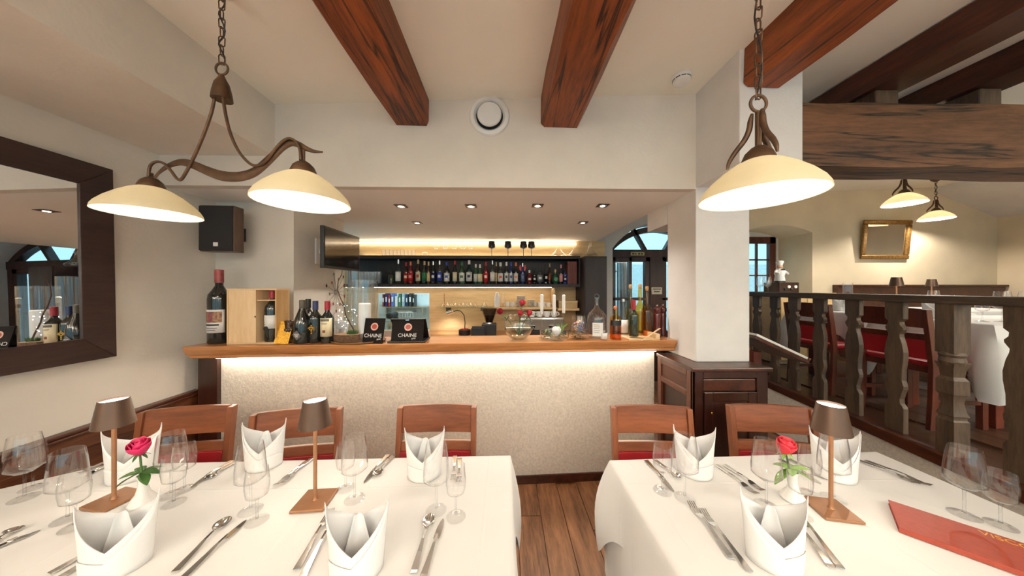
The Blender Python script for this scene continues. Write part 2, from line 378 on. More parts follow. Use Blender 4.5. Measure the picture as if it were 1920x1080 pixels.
wall_with_arch(fa, .95, 3.3, 3.2, arch(DX, DW+.03, DZ, DH+.02), 4.3, 4.72)
struct(fa.build('wall_door', white_pl), 'white wall with the arched reveal round the glazed door')
fb = MB()
wall_with_arch(fb, 3.3, 7.5, 3.3, arch((AX0+AX1)/2, (AX1-AX0)/2, 2.33, .11), 4.2, 4.74)
fb.box(AX0-.02, AX1+.02, 4.2, 4.74, .5, 1.38)
struct(fb.build('wall_facade', ochre), 'warm ochre plaster wall of the raised dining room')
fr_ = MB().box(AX0-.1, 3.72, 4.74, 4.86, 1.0, 2.6).box(4.55, AX1+.1, 4.74, 4.86, 1.0, 2.6).box(3.72, 4.55, 4.74, 4.86, 2.36, 2.6)
struct(fr_.build('wall_alcove', white_pl), 'bluish white reveal behind the alcove window')
# sloped roof plane at the far right corner
struct(MB().hexa([(6.5,.5,2.93),(7.46,.5,2.56),(7.46,4.2,2.56),(6.5,4.2,2.93),(6.5,.5,3.3),(7.46,.5,3.3),(7.46,4.2,3.3),(6.5,4.2,3.3)]).build('ceiling_slope', white_pl))
# ------------------------------------------------------------------ arched glazed door
door = struct(MB().box(0,.001,0,.001,0,.001).build('door_1', winwood), 'dark wooden arched glass door with daylight behind')
door.data.clear_geometry()
ap = arch(DX, DW, DZ, DH, 20); ai = arch(DX, DW-.09, DZ, DH-.09, 20)
d = MB()
y0, y1 = 4.62, 4.72
for (a, b, c_, e) in zip(ap, ap[1:], ai, ai[1:]):
    d.hexa([(c_[0],y0,c_[1]),(e[0],y0,e[1]),(e[0],y1,e[1]),(c_[0],y1,c_[1]),(a[0],y0,a[1]),(b[0],y0,b[1]),(b[0],y1,b[1]),(a[0],y1,a[1])])
d.box(DX-DW, DX-DW+.07, y0, y1, 0, DZ); d.box(DX+DW-.07, DX+DW, y0, y1, 0, DZ)
d.box(DX-DW, DX+DW, y0-.01, y1, DZ-.10, DZ+.02)
d.build('frame', winwood, door)
for sgn in (-1, 1):
    xa, xb = DX+sgn*.16, DX+sgn*.36
    MB().hexa([(xa-.025,y0,DZ+.01),(xa+.025,y0,DZ+.01),(xa+.025,y1,DZ+.01),(xa-.025,y1,DZ+.01),(xb-.025,y0,DZ+.36),(xb+.025,y0,DZ+.36),(xb+.025,y1,DZ+.36),(xb-.025,y1,DZ+.36)]).build('mullion', winwood, door)
for sgn in (-1, 1):      # two leaves
    lf = MB(); xi = DX+sgn*.10; xo = DX+sgn*(DW-.07); a, b = min(xi, xo), max(xi, xo)
    lf.box(a, a+.07, y0, y1, 0, DZ-.1); lf.box(b-.07, b, y0, y1, 0, DZ-.1); lf.box(a, b, y0, y1, DZ-.17, DZ-.1); lf.box(a, b, y0, y1, 0, .8)
    m_ = (a+b)/2; lf.box(m_-.022, m_+.022, y0, y1, .8, DZ-.1); lf.box(a, b, y0, y1, 1.30, 1.345)
    le = lf.build('door_leaf', winwood, door, bevel=.004)
    for (pa, pb) in ((a+.07, m_-.022), (m_+.022, b-.07)):
        for (za, zb) in ((.8, 1.30), (1.345, DZ-.17)):
            MB().box(pa, pb, 4.665, 4.671, za, zb).build('pane', pane, le)
MB().box(DX-.10, DX+.10, y0-.012, y1, 0, DZ-.1).build('centre_post', winwood, door)
MB().prism(ai, 4.665, 4.671, 'y').build('fanlight_pane', pane, door)
sg = MB().box(DX-.42, DX-.20, y0-.022, y0-.01, DZ-.075, DZ-.02).build('sign_plate', plain('sign_yellow', srgb(196,176,120), .5), door)
sd = MB().box(DX-.085, DX+.085, y0-.026, y0-.012, 1.40, 1.51).build('sign_plate', plain('sign_cream', srgb(206,196,176), .5), door)
ink = plain('ink', (.03,.03,.03), .7)
for i, w in enumerate((.05, .03, .045, .04)): MB().box(DX-.40+i*.048, DX-.40+i*.048+w*.7, y0-.024, y0-.022, DZ-.06, DZ-.035).build('lettering', ink, sg)
for j in range(2): MB().box(DX-.065+.02*j, DX+.065-.02*j, y0-.028, y0-.026, 1.475-.04*j, 1.49-.04*j).build('lettering', ink, sd)
# ------------------------------------------------------------------ alcove window
wm = wood('window_wood_warm', srgb(66,34,24), srgb(104,58,42), 'z', 8, .4)
win = struct(MB().box(3.72, 4.55, 4.75, 4.82, 1.36, 1.44).box(3.72, 4.55, 4.75, 4.82, 2.25, 2.36).box(3.72, 3.82, 4.75, 4.82, 1.36, 2.36).box(4.45, 4.55, 4.75, 4.82, 1.36, 2.36).build('window_1', wm, bevel=.004), 'small brown casement window in the alcove')
for zz in (1.70, 1.965): MB().box(3.82, 4.45, 4.77, 4.805, zz, zz+.022).build('glazing_bar', wm, win)
for xx in (4.02, 4.235): MB().box(xx, xx+.024, 4.77, 4.805, 1.44, 2.25).build('glazing_bar', wm, win)
for (xa, xb) in ((3.82,4.02),(4.044,4.235),(4.259,4.45)):
    for (za, zb) in ((1.44,1.70),(1.722,1.965),(1.987,2.25)): MB().box(xa, xb, 4.788, 4.792, za, zb).build('pane', pane, win)
# ------------------------------------------------------------------ beams
def beam(name, pts, y0, y1, label, mat, wob=.008, seg=14):
    """rough-hewn beam: cross-section polygon pts (x,z) swept along Y with a little wander"""
    mb = MB(); n = len(pts); rows = []
    rnd = random.Random(label)
    vs = []; fs = []
    for k in range(seg+1):
        y = y0+(y1-y0)*k/seg
        for (x, z) in pts: vs.append((x+rnd.uniform(-wob, wob), y, z+rnd.uniform(-wob, wob)*.6))
    for k in range(seg):
        for i in range(n): fs.append((k*n+i, k*n+(i+1) % n, (k+1)*n+(i+1) % n, (k+1)*n+i))
    fs.append(tuple(range(n))); fs.append(tuple(seg*n+i for i in range(n)))
    o = mb.add(vs, fs).build(name, mat, smooth=30); return tag(o, label, 'beam', 'ceiling beams')
beam('ceiling_beam', [(-.72,2.57),(-.515,2.57),(-.505,2.60),(-.505,2.76),(-.76,2.76),(-.745,2.61)], -2.5, YF-.002, 'brown ceiling beam ending left of the round air vent', beamwood)
beam('ceiling_beam', [(.25,2.57),(.47,2.57),(.54,2.68),(.56,2.80),(.235,2.80),(.24,2.60)], -2.5, YF-.002, 'brown ceiling beam ending right of the round air vent', beamwood)
beam('ceiling_beam', [(1.33,2.60),(1.50,2.595),(1.515,2.62),(1.52,2.85),(1.31,2.85),(1.31,2.62)], -2.5, 1.548, 'dark brown ceiling beam running into the block above the white pillar', beamwood)
beam('rafter', [(2.2,2.70),(2.42,2.70),(2.43,2.84),(2.19,2.838)], -2.5, 4.15, 'dark rafter crossing above the heavy horizontal beam, nearer the pillar', darkwood_h)
beam('rafter', [(2.86,2.72),(3.06,2.72),(3.07,2.868),(2.85,2.868)], -2.5, 4.15, 'dark rafter crossing above the heavy horizontal beam, far right', darkwood_h)
cb = MB(); rnd = random.Random(3); vs = []; fs = []; seg = 22; P6 = [(0,0),(.21,0),(.22,.19),(.21,.372),(.0,.372),(-.012,.19)]
for k in range(seg+1):
    x = 1.642+(7.4-1.642)*k/seg
    for (y, z) in P6: vs.append((x, 1.66+y+rnd.uniform(-.006,.006), 2.225+z+rnd.uniform(-.008,.006)))
for k in range(seg):
    for i in range(6): fs.append((k*6+i, k*6+(i+1) % 6, (k+1)*6+(i+1) % 6, (k+1)*6+i))
fs += [tuple(range(6)), tuple(seg*6+i for i in range(6))]
tag(cb.add(vs, fs).build('cross_beam', crosswood, smooth=30), 'heavy weathered horizontal beam right of the pillar', 'beam')
tag(MB().box(2.24, 2.38, 1.69, 1.84, 2.602, 2.70).build('packing_block', rustic, bevel=.008), 'small wooden block between the horizontal beam and the rafter by the pillar', 'wood block', 'packing blocks')
tag(MB().box(2.89, 3.03, 1.69, 1.84, 2.602, 2.72).build('packing_block', rustic, bevel=.008), 'small wooden block between the horizontal beam and the far right rafter', 'wood block', 'packing blocks')
# ------------------------------------------------------------------ bar front, counter
SL = .05; CA = math.atan(SL)
def yb(x, off=0): return 2.203+SL*x+off
def slab(x0, x1, o0, o1, z0, z1): return [(x0,yb(x0,o0),z0),(x1,yb(x1,o0),z0),(x1,yb(x1,o1),z0),(x0,yb(x0,o1),z0),(x0,yb(x0,o0),z1),(x1,yb(x1,o0),z1),(x1,yb(x1,o1),z1),(x0,yb(x0,o1),z1)]
bf = struct(MB().hexa(slab(-2.03, 1.18, 0, .08, 0, 1.02)).build('wall_bar_front', wallpaper), 'cream patterned bar front lit from above')
struct(MB().hexa(slab(-2.03, 1.17, -.014, 0, 0, .062)).build('baseboard_bar', darkwood_h), 'dark baseboard below the bar front')
struct(MB().hexa(slab(-2.155, -2.03, -.03, .08, 0, 1.015)).build('trim_1', darkwood, bevel=.003), 'dark wooden post at the left end of the bar front')
# counter top: moulded edge profile swept along X
prof = [(-.105,1.022),(-.12,1.03),(-.115,1.045),(-.125,1.052),(-.135,1.075),(-.14,1.085),(-.145,1.105),(-.14,1.11),(.165,1.11),(.165,1.075),(.02,1.07),(.02,1.022)]
ct = MB(); n = len(prof); XA, XB = -2.135, 1.283
vs = [(XA-(.06 if z > 1.06 else .0)*(0 if o < 0 else 0)+(.03 if z < 1.04 else 0), yb(XA, o), z) for o, z in prof]+[(XB, yb(XB, o) if yb(XB,o) < 1.9 or True else 0, z) for o, z in prof]
fs = [tuple(range(n)), tuple(range(n, 2*n))]+[(i, (i+1) % n, n+(i+1) % n, n+i) for i in range(n)]
counter = thing('bar_counter', 'light brown moulded wooden bar counter top', 'counter')
ct.add(vs, fs).build('counter_top', counterwood, counter)
MB().hexa(slab(-2.02, 1.17, -.05, -.02, 1.008, 1.0195)).build('light_strip', emit('led_counter', (1,.87,.70), 13), counter)
# ------------------------------------------------------------------ bench panelling on the left wall
bench = thing('bench', 'dark wooden wall bench with panelled back under the big mirror', 'bench', (XL, 0, 0))
MB().box(.002, .03, -1.5, 2.13, 0, .74).build('back_board', panelwood, bench)
MB().box(.002, .062, -1.5, 2.135, .74, .755).box(.002, .05, -1.5, 2.13, .755, .772).build('top_moulding', darkwood_h, bench, bevel=.004)
for (a, b, c_, e) in ((-1.5, 2.13, .66, .74), (-1.5, 2.13, .42, .50)): MB().box(.03, .046, a, b, c_, e).build('panel_rail', panelwood, bench, bevel=.004)
for yy in (2.06, 1.30, .54, -.22, -.98): MB().box(.03, .046, yy, yy+.07, .50, .66).build('panel_stile', panelwood, bench, bevel=.004)
MB().box(.03, .44, -1.5, .9, .40, .46).build('seat', redleather, bench, bevel=.01)
MB().box(.10, .40, -1.5, .88, 0, .40).build('seat_box', darkwood, bench)
# ------------------------------------------------------------------ pillar cabinet
cab = thing('pillar_cabinet', 'dark brown panelled cabinet wrapped round the foot of the white pillar', 'cabinet', (1.17, 1.78, 0))
w, dp = .485, .415
MB().box(.02, w-.02, .02, dp, 0, .975).build('body', darkwood, cab)
MB().box(-.01, w+.02, -.015, dp, .975, 1.0).build('top', darkwood_h, cab, bevel=.006)
MB().box(0, .02, .0, .06, 0, .975).box(0, .02, dp-.05, dp, 0, .975).box(0, .02, .06, dp-.05, .93, .975).box(0, .02, .06, dp-.05, .0, .08).box(0, .02, .06, dp-.05, .80, .84).build('side_frame', wood('cabinet_side_wood', srgb(58,30,20), srgb(104,60,42), 'z', 8, .35, coat=.2), cab, bevel=.004)
MB().box(.008, .02, .06, dp-.05, .84, .93).build('side_panel', darkwood_h, cab)
MB().box(0, .07, 0, .02, 0, .975).box(w-.07, w, 0, .02, 0, .975).box(.07, w-.07, 0, .02, .93, .975).box(.07, w-.07, 0, .02, 0, .06).build('front_frame', darkwood, cab, bevel=.004)
MB().box(.075, w-.075, .006, .02, .85, .925).build('drawer_front', darkwood_h, cab, bevel=.004)
dr = MB().box(.075, w-.075, .004, .02, .065, .845).build('door', darkwood, cab, bevel=.004)
MB().box(.075, .13, -.006, .004, .065, .845).box(w-.13, w-.075, -.006, .004, .065, .845).box(.13, w-.13, -.006, .004, .79, .845).box(.13, w-.13, -.006, .004, .065, .12).build('door_frame', darkwood, dr, bevel=.003)
MB().ball((.115, -.012, .72), .008, 10).build('knob', plain('brass', srgb(200,160,90), .25, 1), dr, smooth=60)
# ------------------------------------------------------------------ raised platform and balustrade
def xbal(y): return 2.41+.149*y
plat = struct(MB().hexa([(xbal(-3.2)+.03,-3.2,0),(7.5,-3.2,0),(7.5,4.2,0),(xbal(4.2)+.03,4.2,0),(xbal(-3.2)+.03,-3.2,.488),(7.5,-3.2,.488),(7.5,4.2,.488),(xbal(4.2)+.03,4.2,.488)]).build('floor_platform', platwood), 'raised wooden floor behind the balustrade')
pm = MB().box(0, .196, 0, 2.19, .488, .5).build('plank', platwood, plat, bevel=.0015); k = 0
for i in range(12):
    for j in range(2):
        o = pm if k == 0 else pm.copy(); k += 1
        if not o.users_collection: COL.objects.link(o)
        o.location = (3.09+i*.2, -.1+j*2.2-(i % 3)*.3, 0)
struct(MB().hexa([(xbal(-3.2)-.05,-3.2,0),(xbal(-3.2)+.03,-3.2,0),(xbal(4.2)+.03,4.2,0),(xbal(4.2)-.05,4.2,0),(xbal(-3.2)-.05,-3.2,.44),(xbal(-3.2)+.03,-3.2,.44),(xbal(4.2)+.03,4.2,.44),(xbal(4.2)-.05,4.2,.44)]).build('wall_platform', wallpaper), 'patterned knee wall below the balustrade')
bal = thing('balustrade', 'dark rustic wooden balustrade in front of the raised dining room', 'balustrade', (xbal(0), 0, 0), -math.atan(.149))
q = sqrt(1+.149**2)
MB().box(-.075, .06, -1.2, 4.2, .44, .515).build('base_rail', darkwood_h, bal, bevel=.006)
MB().box(-.05, .05, -1.2, 4.2, 1.405, 1.455).build('hand_rail', railwood, bal, bevel=.008)
def flat_profile(h=.89):
    half = [(.055,0),(.055,.17),(.048,.185),(.036,.20),(.034,.23),(.044,.27),(.054,.30),(.055,.32),(.045,.36),(.046,.43),(.055,.50),(.056,.55),(.046,.61),(.034,.65),(.032,.67),(.05,.70),(.052,.715),(.036,.735),(.034,.755),(.054,.775),(.055,.89)]
    return half+[(-a, b) for a, b in reversed(half)]
bp_ = MB().prism(flat_profile(), -.016, .016, 'x').build('baluster', rustic, bal, bevel=.003)
sp = [2.99, 2.75, 2.486, 2.204, 1.93, 1.40, 1.13, .86, .6, .33]; 
for i, yy in enumerate(sp+[3.25, 3.52, 3.8]):
    o = bp_ if i == 0 else bp_.copy()
    if i: COL.objects.link(o); o.parent = bal
    o.location = (0, yy*q, .515)
sqp = [(.042,0),(.042,.20),(.036,.21),(.036,.225),(.042,.232),(.034,.26),(.028,.31),(.034,.345),(.042,.36),(.042,.44),(.03,.46),(.034,.50),(.043,.53),(.046,.545),(.04,.56),(.046,.575),(.046,.59),(.038,.60),(.042,.605),(.042,.89)]
nw = MB().lathe([(0,0)]+[(r*1.35, z) for r, z in sqp[:14]]+[(0,.545)], 4, ph=pi/4).lathe([(0,.53),(.045,.53),(.05,.55),(.045,.575),(.05,.59),(.045,.605),(0,.605)], 20).box(-.042, .042, -.042, .042, .60, .89).build('newel_post', rustic, bal, (0, 1.654*q, .515), smooth=25)
# ------------------------------------------------------------------ outside: pale courtyard wall, ivy, ground
struct(MB().box(-4, 14, 9.6, 9.75, -.3, 2.3).build('wall_courtyard', plain('courtyard_render', (.9,.92,.92), .9)), 'pale courtyard wall outside the door')
struct(MB().box(-6, 16, 4.9, 14, -.4, -.3).build('ground_courtyard', plain('paving', (.7,.7,.7), .9)))
iv = MB(); rnd = random.Random(5)
for k in range(1600):
    x = rnd.uniform(1.9, 2.42)+rnd.gauss(0,.03); z = rnd.uniform(-.3, 2.1); y = 6.5+rnd.uniform(-.12, .25)
    s = rnd.uniform(.03, .055); a = Vector((rnd.gauss(0,1), rnd.gauss(0,.6), rnd.gauss(0,1))).normalized(); b = a.cross(Vector((rnd.gauss(0,.4),-1,rnd.gauss(0,.4)))).normalized()
    p = Vector((x,y,z)); iv.add([p-a*s, p+b*s*.6, p+a*s, p-b*s*.6], [(0,1,2,3)])
tag(iv.build('ivy_hedge', plain('ivy_leaf', srgb(52,98,96), .5, var=.5)), 'blue green ivy growing outside the glazed door', 'ivy', kind='stuff')
cu = MB().grid(lambda u, v: (1.95+.16*u+.1*(1-v)*u, 5.0+.03*sin(u*22), -.3+2.35*v), 30, 6)
tag(cu.build('curtain', plain('curtain_cloth', (.62,.60,.58), .9), solid=.004, smooth=60), 'pale grey curtain hanging outside the glazed door', 'curtain')
# ================================================================== FITTINGS: mirror, speaker, screen, vents, downlights
MT = math.atan(.02)
mir = thing('wall_mirror', 'large wall mirror in a wide dark brown frame', 'mirror', (XL+.022, 0, 1.115)); mir.rotation_euler = (0, -MT, 0)
MH, Y0, Y1, FW = 1.05, .05, 1.672, .118
def frame_side(p): # outer a,b inner c,d  (y,z)
    (ya,za),(yb_,zb),(yc,zc),(yd,zd) = p
    return MB().hexa([(0,ya,za),(0,yb_,zb),(0,yc,zc),(0,yd,zd),(.035,ya,za),(.035,yb_,zb),(.018,yc,zc),(.018,yd,zd)])
O = [(Y0,0),(Y1,0),(Y1,MH),(Y0,MH)]; I = [(Y0+FW,FW),(Y1-FW,FW),(Y1-FW,MH-FW),(Y0+FW,MH-FW)]
for k in range(4):
    j = (k+1) % 4; frame_side([O[k], O[j], I[j], I[k]]).build('frame_rail', framewood, mir, bevel=.002)
MB().box(.004, .010, Y0+FW-.01, Y1-FW+.01, FW-.01, MH-FW+.01).build('mirror_glass', mirror, mir)
# loudspeaker
spk = thing('loudspeaker', 'black fronted loudspeaker in a brown case high in the corner', 'loudspeaker', (-2.03, 2.06, 1.757), R(3))
MB().box(-.113, .113, .012, .095, 0, .325).build('case', wood('speaker_veneer', srgb(70,52,44), srgb(104,80,66), 'z', 8), spk, bevel=.004)
MB().box(-.11, .11, 0, .012, .006, .319).build('grille', charcoal, spk, bevel=.004)
MB().box(-.012, .018, -.003, 0, .035, .062).build('badge', whitepl, spk)
MB().box(-.03, .03, .095, .215, .1, .2).build('bracket', black, spk)
# television on a bracket
tv = thing('television', 'flat black television on a wall bracket beside the bar', 'television', (-1.43, 2.575, 1.66), 0)
MB().box(-.03, .0, -.28, .28, 0, .335).build('casing', black, tv, bevel=.004)
MB().box(0, .003, -.265, .265, .022, .32).build('screen', plain('screen_glass', (.015,.013,.012), .1, var=.1, spec=.8), tv)
MB().box(-.10, -.03, -.03, .03, .12, .2).box(-.215, -.10, -.012, .012, .14, .18).box(-.219, -.205, -.05, .05, .05, .27).build('bracket', whitepl, tv, bevel=.003)
# round air vent on the fascia
vc = PY(918, 219, YF)
vent = thing('air_vent', 'round white air vent on the fascia between the two beams', 'vent', vc); vent.rotation_euler = (R(90), 0, 0)
MB().lathe([(.088,0),(.13,0),(.132,.006),(.126,.018),(.105,.024),(.092,.012),(.088,0)], 40).build('ring', whitepl, vent, smooth=40)
MB().lathe([(0,.0),(.09,.0),(.09,.002),(0,.002)], 32).build('duct_opening', black, vent)
MB().lathe([(0,.012),(.062,.012),(.078,.02),(.08,.03),(.074,.038),(0,.042)], 36).build('valve_disc', whitepl, vent, smooth=40)
# smoke detector on the ceiling
sp_ = PZ(1278, 143, ceil_z(1.0)); sp_.z = ceil_z(sp_.x)
sm = thing('smoke_detector', 'round white smoke detector on the ceiling', 'smoke detector', sp_)
MB().lathe([(0,0),(.052,0),(.054,-.012),(.05,-.015)], 32).build('base', whitepl, sm, smooth=40)
MB().lathe([(.05,-.015),(.048,-.022),(.05,-.03),(.046,-.042),(.03,-.047),(0,-.048)], 32).build('cover', whitepl, sm, smooth=40)
for k in range(10):
    a = 2*pi*k/10; MB().box(-.012, .012, -.0015, .0015, -.029, -.024).build('slot', black, sm, (.049*cos(a), .049*sin(a), 0), (0,0,a+pi/2))
# square downlights
def downlight(p, label, W=W_SPOT):
    t = thing('downlight', label, 'downlight', p, group='square downlights in the bar ceiling')
    MB().box(-.045,.045,-.045,.045,-.004,.0).build('frame', plain('brushed_dark_metal', srgb(96,84,74), .4, .8), t, bevel=.001)
    MB().lathe([(0,-.006),(.03,-.006),(.033,-.004)], 24).build('reflector_ring', chrome, t, smooth=40)
    MB().lathe([(0,-.0075),(.018,-.0075),(.02,-.006)], 20).build('lamp', emit('downlight_lamp', (1,.86,.68), 14), t)
    light('downlight_beam', 'SPOT', W, WARM, t, (0,0,-.02), size=.03, spot=R(125), blend=.7)
for px, py, lb in ((752,386,'square downlight nearest the television'),(883,386,'second square downlight from the television'),(1008,385,'third square downlight from the television'),(1130,385,'square downlight nearest the pillar'),(1093,417,'square downlight behind the front row')):
    downlight(PZ(px, py, 2.166), lb)
downlight(Vector((-.9,2.95,2.166)), 'square downlight over the bar, far left behind the front row')
# LED strip along the top of the back wall
# ================================================================== BAR BACK
YB = 4.09
bw = MB()
hx0, hx1 = PY(704,550,YB).x, PY(805,550,YB).x; hz1 = 1.425
bw.box(-2.95, hx0, YB, YB+.1, 0, 2.167).box(hx1, 1.42, YB, YB+.1, 0, 2.167).box(hx0, hx1, YB, YB+.1, hz1, 2.167).box(hx0, hx1, YB, YB+.1, 0, .9)
struct(bw.build('wall_bar_back', veneer), 'pale wood panelled wall behind the bar with the kitchen hatch')
MB().box(-2.2, 1.0, YB-.03, YB-.012, 2.12, 2.135).build('light_strip', led_w, sof)
us = thing('bottle_shelf', 'long dark brown wall shelf holding the liquor bottles', 'shelf', (0, 3.78, 0))
MB().box(-2.2, .985, 0, .305, 1.885, 1.925).build('top_board', blackwood, us, bevel=.002)
MB().box(-2.2, .985, 0, .305, 1.512, 1.552).build('bottom_board', blackwood, us, bevel=.002)
MB().box(-2.2, .985, .29, .305, 1.552, 1.885).build('back_board', blackwood, us)
MB().box(.965, .985, 0, .29, 1.552, 1.885).build('end_board', blackwood, us)
MB().box(-2.0, .92, .27, .285, 1.926, 1.934).build('light_strip', led_w, us)
MB().box(-1.75, .62, .10, .125, 1.503, 1.5115).build('light_strip', led_w, us)
tc_ = thing('tall_cabinet', 'tall dark cabinet at the right end of the bottle shelf', 'cabinet', (.99, 3.6, 0))
MB().box(0, .285, .0, .45, 0, 1.90).build('carcass', blackwood, tc_, bevel=.003)
MB().box(.006, .279, -.02, .0, .1, 1.893).build('door', blackwood, tc_, bevel=.003)
bc = thing('back_counter', 'work counter below the bottle shelf behind the bar', 'counter', (0, 3.45, 0))
MB().box(-2.0, .98, .03, .63, 0, .86).build('cabinet_body', blackwood, bc)
MB().box(-2.0, .985, 0, .635, .86, .90).build('worktop', counterwood, bc, bevel=.003)
# kitchen seen through the hatch
tile = plain('kitchen_tile', (.78,.86,.88), .25, var=.04)
kw = struct(MB().box(-3.0, .2, 5.9, 6.0, 0, 2.6).box(.1, .2, 4.2, 5.9, 0, 2.6).build('wall_kitchen', tile), 'white tiled kitchen wall beyond the hatch')
struct(MB().box(-3.0, .2, 4.19, 6.0, 2.5, 2.6).build('ceiling_kitchen', whitepl)); struct(MB().box(-3.1,.2,4.19,6,-.05,0).build('floor_kitchen', plain('kitchen_floor', (.4,.4,.4), .5)))
for k in range(5):
    for j in range(5):
        MB().box(-2.62+k*.4, -2.225+k*.4, 5.888, 5.9, .95+j*.2, 1.145+j*.2).build('tile', tile, kw)
kl = thing('kitchen_lamp', 'bright tube lamp on the kitchen ceiling', 'lamp', (-1.5, 5.0, 2.42)); MB().box(-.6,.6,-.06,.06,0,.07).build('housing', whitepl, kl); MB().box(-.58,.58,-.04,.04,-.02,0).build('tube', emit('kitchen_tube', (.62,.9,1), 55), kl)
ks = thing('kitchen_shelf', 'steel wall shelf in the kitchen behind the hatch', 'shelf', (-2.42, 5.6, 1.12)); MB().box(0, .95, 0, .26, 0, .02).build('board', steel, ks); MB().box(.1,.12,0,.26,-.15,0).box(.8,.82,0,.26,-.15,0).build('bracket', steel, ks)
cols = [((120,40,40),.03,.24,'dark red'),((60,50,110),.04,.26,'purple'),((190,60,50),.03,.22,'bright red'),((90,120,190),.05,.27,'blue'),((225,225,220),.05,.2,'white'),((70,120,90),.04,.25,'green'),((170,190,210),.05,.27,'pale blue'),((40,60,90),.04,.24,'navy'),((60,60,60),.05,.26,'grey'),((40,40,40),.03,.23,'black')]
xx = -2.38
for (c, wdt, h, nm) in cols:
    b = thing('recipe_binder', 'upright %s binder on the kitchen shelf' % nm, 'binder', (xx, 5.62, 1.141), group='binders on the kitchen shelf')
    m_ = plain('binder_'+nm, srgb(*c), .5); MB().box(0,wdt,0,.18,0,h).build('cover', m_, b, bevel=.003); MB().box(wdt*.2,wdt*.8,-.002,0,h*.35,h*.7).build('spine_label', paper, b); xx += wdt+.022
wr = thing('dish_rack', 'white wire rack below the kitchen shelf', 'rack', (-2.2, 5.62, .93)); rk = MB()
for k in range(9): rk.tube([(.05*k,0,.1),(.05*k,.02,0),(.05*k,.2,0),(.05*k,.22,.1)], .006, 6)
rk.tube([(0,0,.1),(.4,0,.1)], .009, 6).tube([(0,.22,.1),(.4,.22,.1)], .009, 6).tube([(0,.1,0),(.4,.1,0)], .008, 6); rk.build('wires', whitepl, wr, smooth=50)
MB().box(-.01,.41,.2,.255,.09,.13).build('ledge', steel, wr)
kt = thing('kitchen_table', 'steel work table in the kitchen behind the hatch', 'table', (-2.4, 5.0, 0)); MB().box(0,1.5,0,.55,.69,.73).build('top', steel, kt)
for a in (.03, 1.43):
    for b in (.03, .48): MB().box(a,a+.04,b,b+.04,0,.69).build('leg', steel, kt)
mx_ = thing('stand_mixer', 'dark stand mixer on the kitchen work table', 'mixer', (-2.0, 5.15, .73)); MB().box(-.1,.1,-.14,.14,0,.03).box(-.05,.05,.04,.14,.03,.24).build('stand', charcoal, mx_, bevel=.01); MB().box(-.055,.055,-.18,.14,.24,.34).build('head', black, mx_, bevel=.03); MB().lathe([(0,.035),(.05,.035),(.085,.1),(.09,.19),(.086,.19),(.08,.1),(0,.045)],24,(0,-.08,0)).build('bowl', steel, mx_, smooth=40)
# ------------------------------------------------------------------ bottles
def bottle(label, loc, h, r, glassm, capm, labm=None, shape='round', lab=(.22,.5), cap=.16, neck=.32, acc=None, group=None, rz=0, seg=20, labfront=False, fill=None):
    t = thing('bottle', label, 'bottle', loc, rz, group)
    if shape == 'squat': pr = [(0,0),(r*.95,0),(r,.01),(r,h*.60),(r*.8,h*.68),(r*.36,h*.74),(r*.33,h*.9),(0,h*.9)]
    elif shape == 'slope': pr = [(0,0),(r*.95,0),(r,.008),(r,h*.42),(r*.85,h*.55),(r*.5,h*.72),(r*.34,h*.8),(r*.32,h*.97),(0,h*.97)]
    elif shape == 'globe': pr = [(0,0),(r*.6,0)]+[(r*sin(a), h*.33-h*.33*cos(a)) for a in [.6+k*.25 for k in range(9)]]+[(r*.22,h*.7),(r*.2,h*.95),(0,h*.95)]
    else: pr = [(0,0),(r*.93,0),(r,.008),(r,h*(1-neck-.13)),(r*.93,h*(1-neck-.07)),(r*.62,h*(1-neck-.01)),(r*.36,h*(1-neck+.05)),(r*.33,h*.97),(r*.38,h*.97),(r*.38,h*.99),(0,h*.99)]
    MB().lathe(pr, seg if shape != 'square' else 4).build('glass_body', glassm, t, smooth=35)
    rn = pr[-2][0]; zt = pr[-1][1]
    if capm: MB().lathe([(rn*1.0+.0012,zt-h*cap),(rn+.002,zt-h*cap),(rn+.002,zt+.003),(rn*.9,zt+.005),(0,zt+.005)], 14).build('cap', capm, t, smooth=40)
    if labm:
        rr = r+.0007
        if shape == 'globe': rr = None
        if rr:
            lb = MB(); a0, a1 = (-pi/2-1.25, -pi/2+1.25); n_ = 12
            za, zb = h*lab[0], h*lab[1]
            lb.grid(lambda u, v: (rr*cos(a0+(a1-a0)*u), rr*sin(a0+(a1-a0)*u), za+(zb-za)*v), n_, 1)
            L_ = lb.build('label', labm, t, smooth=50, solid=.0004)
            if acc:
                zc = za+(zb-za)*.55; hh = (zb-za)*.16
                MB().grid(lambda u, v: ((rr+.0009)*cos(-pi/2-.5+u), (rr+.0009)*sin(-pi/2-.5+u), zc+hh*(2*v-1)), 8, 1).build('emblem', acc, L_, smooth=50)
        else:
            MB().lathe([(0,0),(r*.5,0),(r*.5,.002),(0,.002)], 20).build('label', labm, t, (0,-r*.99,h*.33), (R(90),0,0))
    return t
def cm(name, rgb, rough=.4, metal=0): return plain('paint_'+name, srgb(*rgb), rough, metal, var=.1)
WHT, CRM, RED, BLU, DRK, SIL, GRN, PNK, ORG, BEI, NAV = cm('white',(232,230,224)), cm('cream',(226,212,176)), cm('red',(178,30,34)), cm('blue',(46,70,170)), cm('dark',(24,22,24)), plain('silver_cap',(.6,.6,.6),.25,1), cm('green',(40,110,70)), cm('pink',(226,150,150)), cm('orange',(216,110,60)), cm('beige',(208,178,128)), cm('navy',(30,40,84))
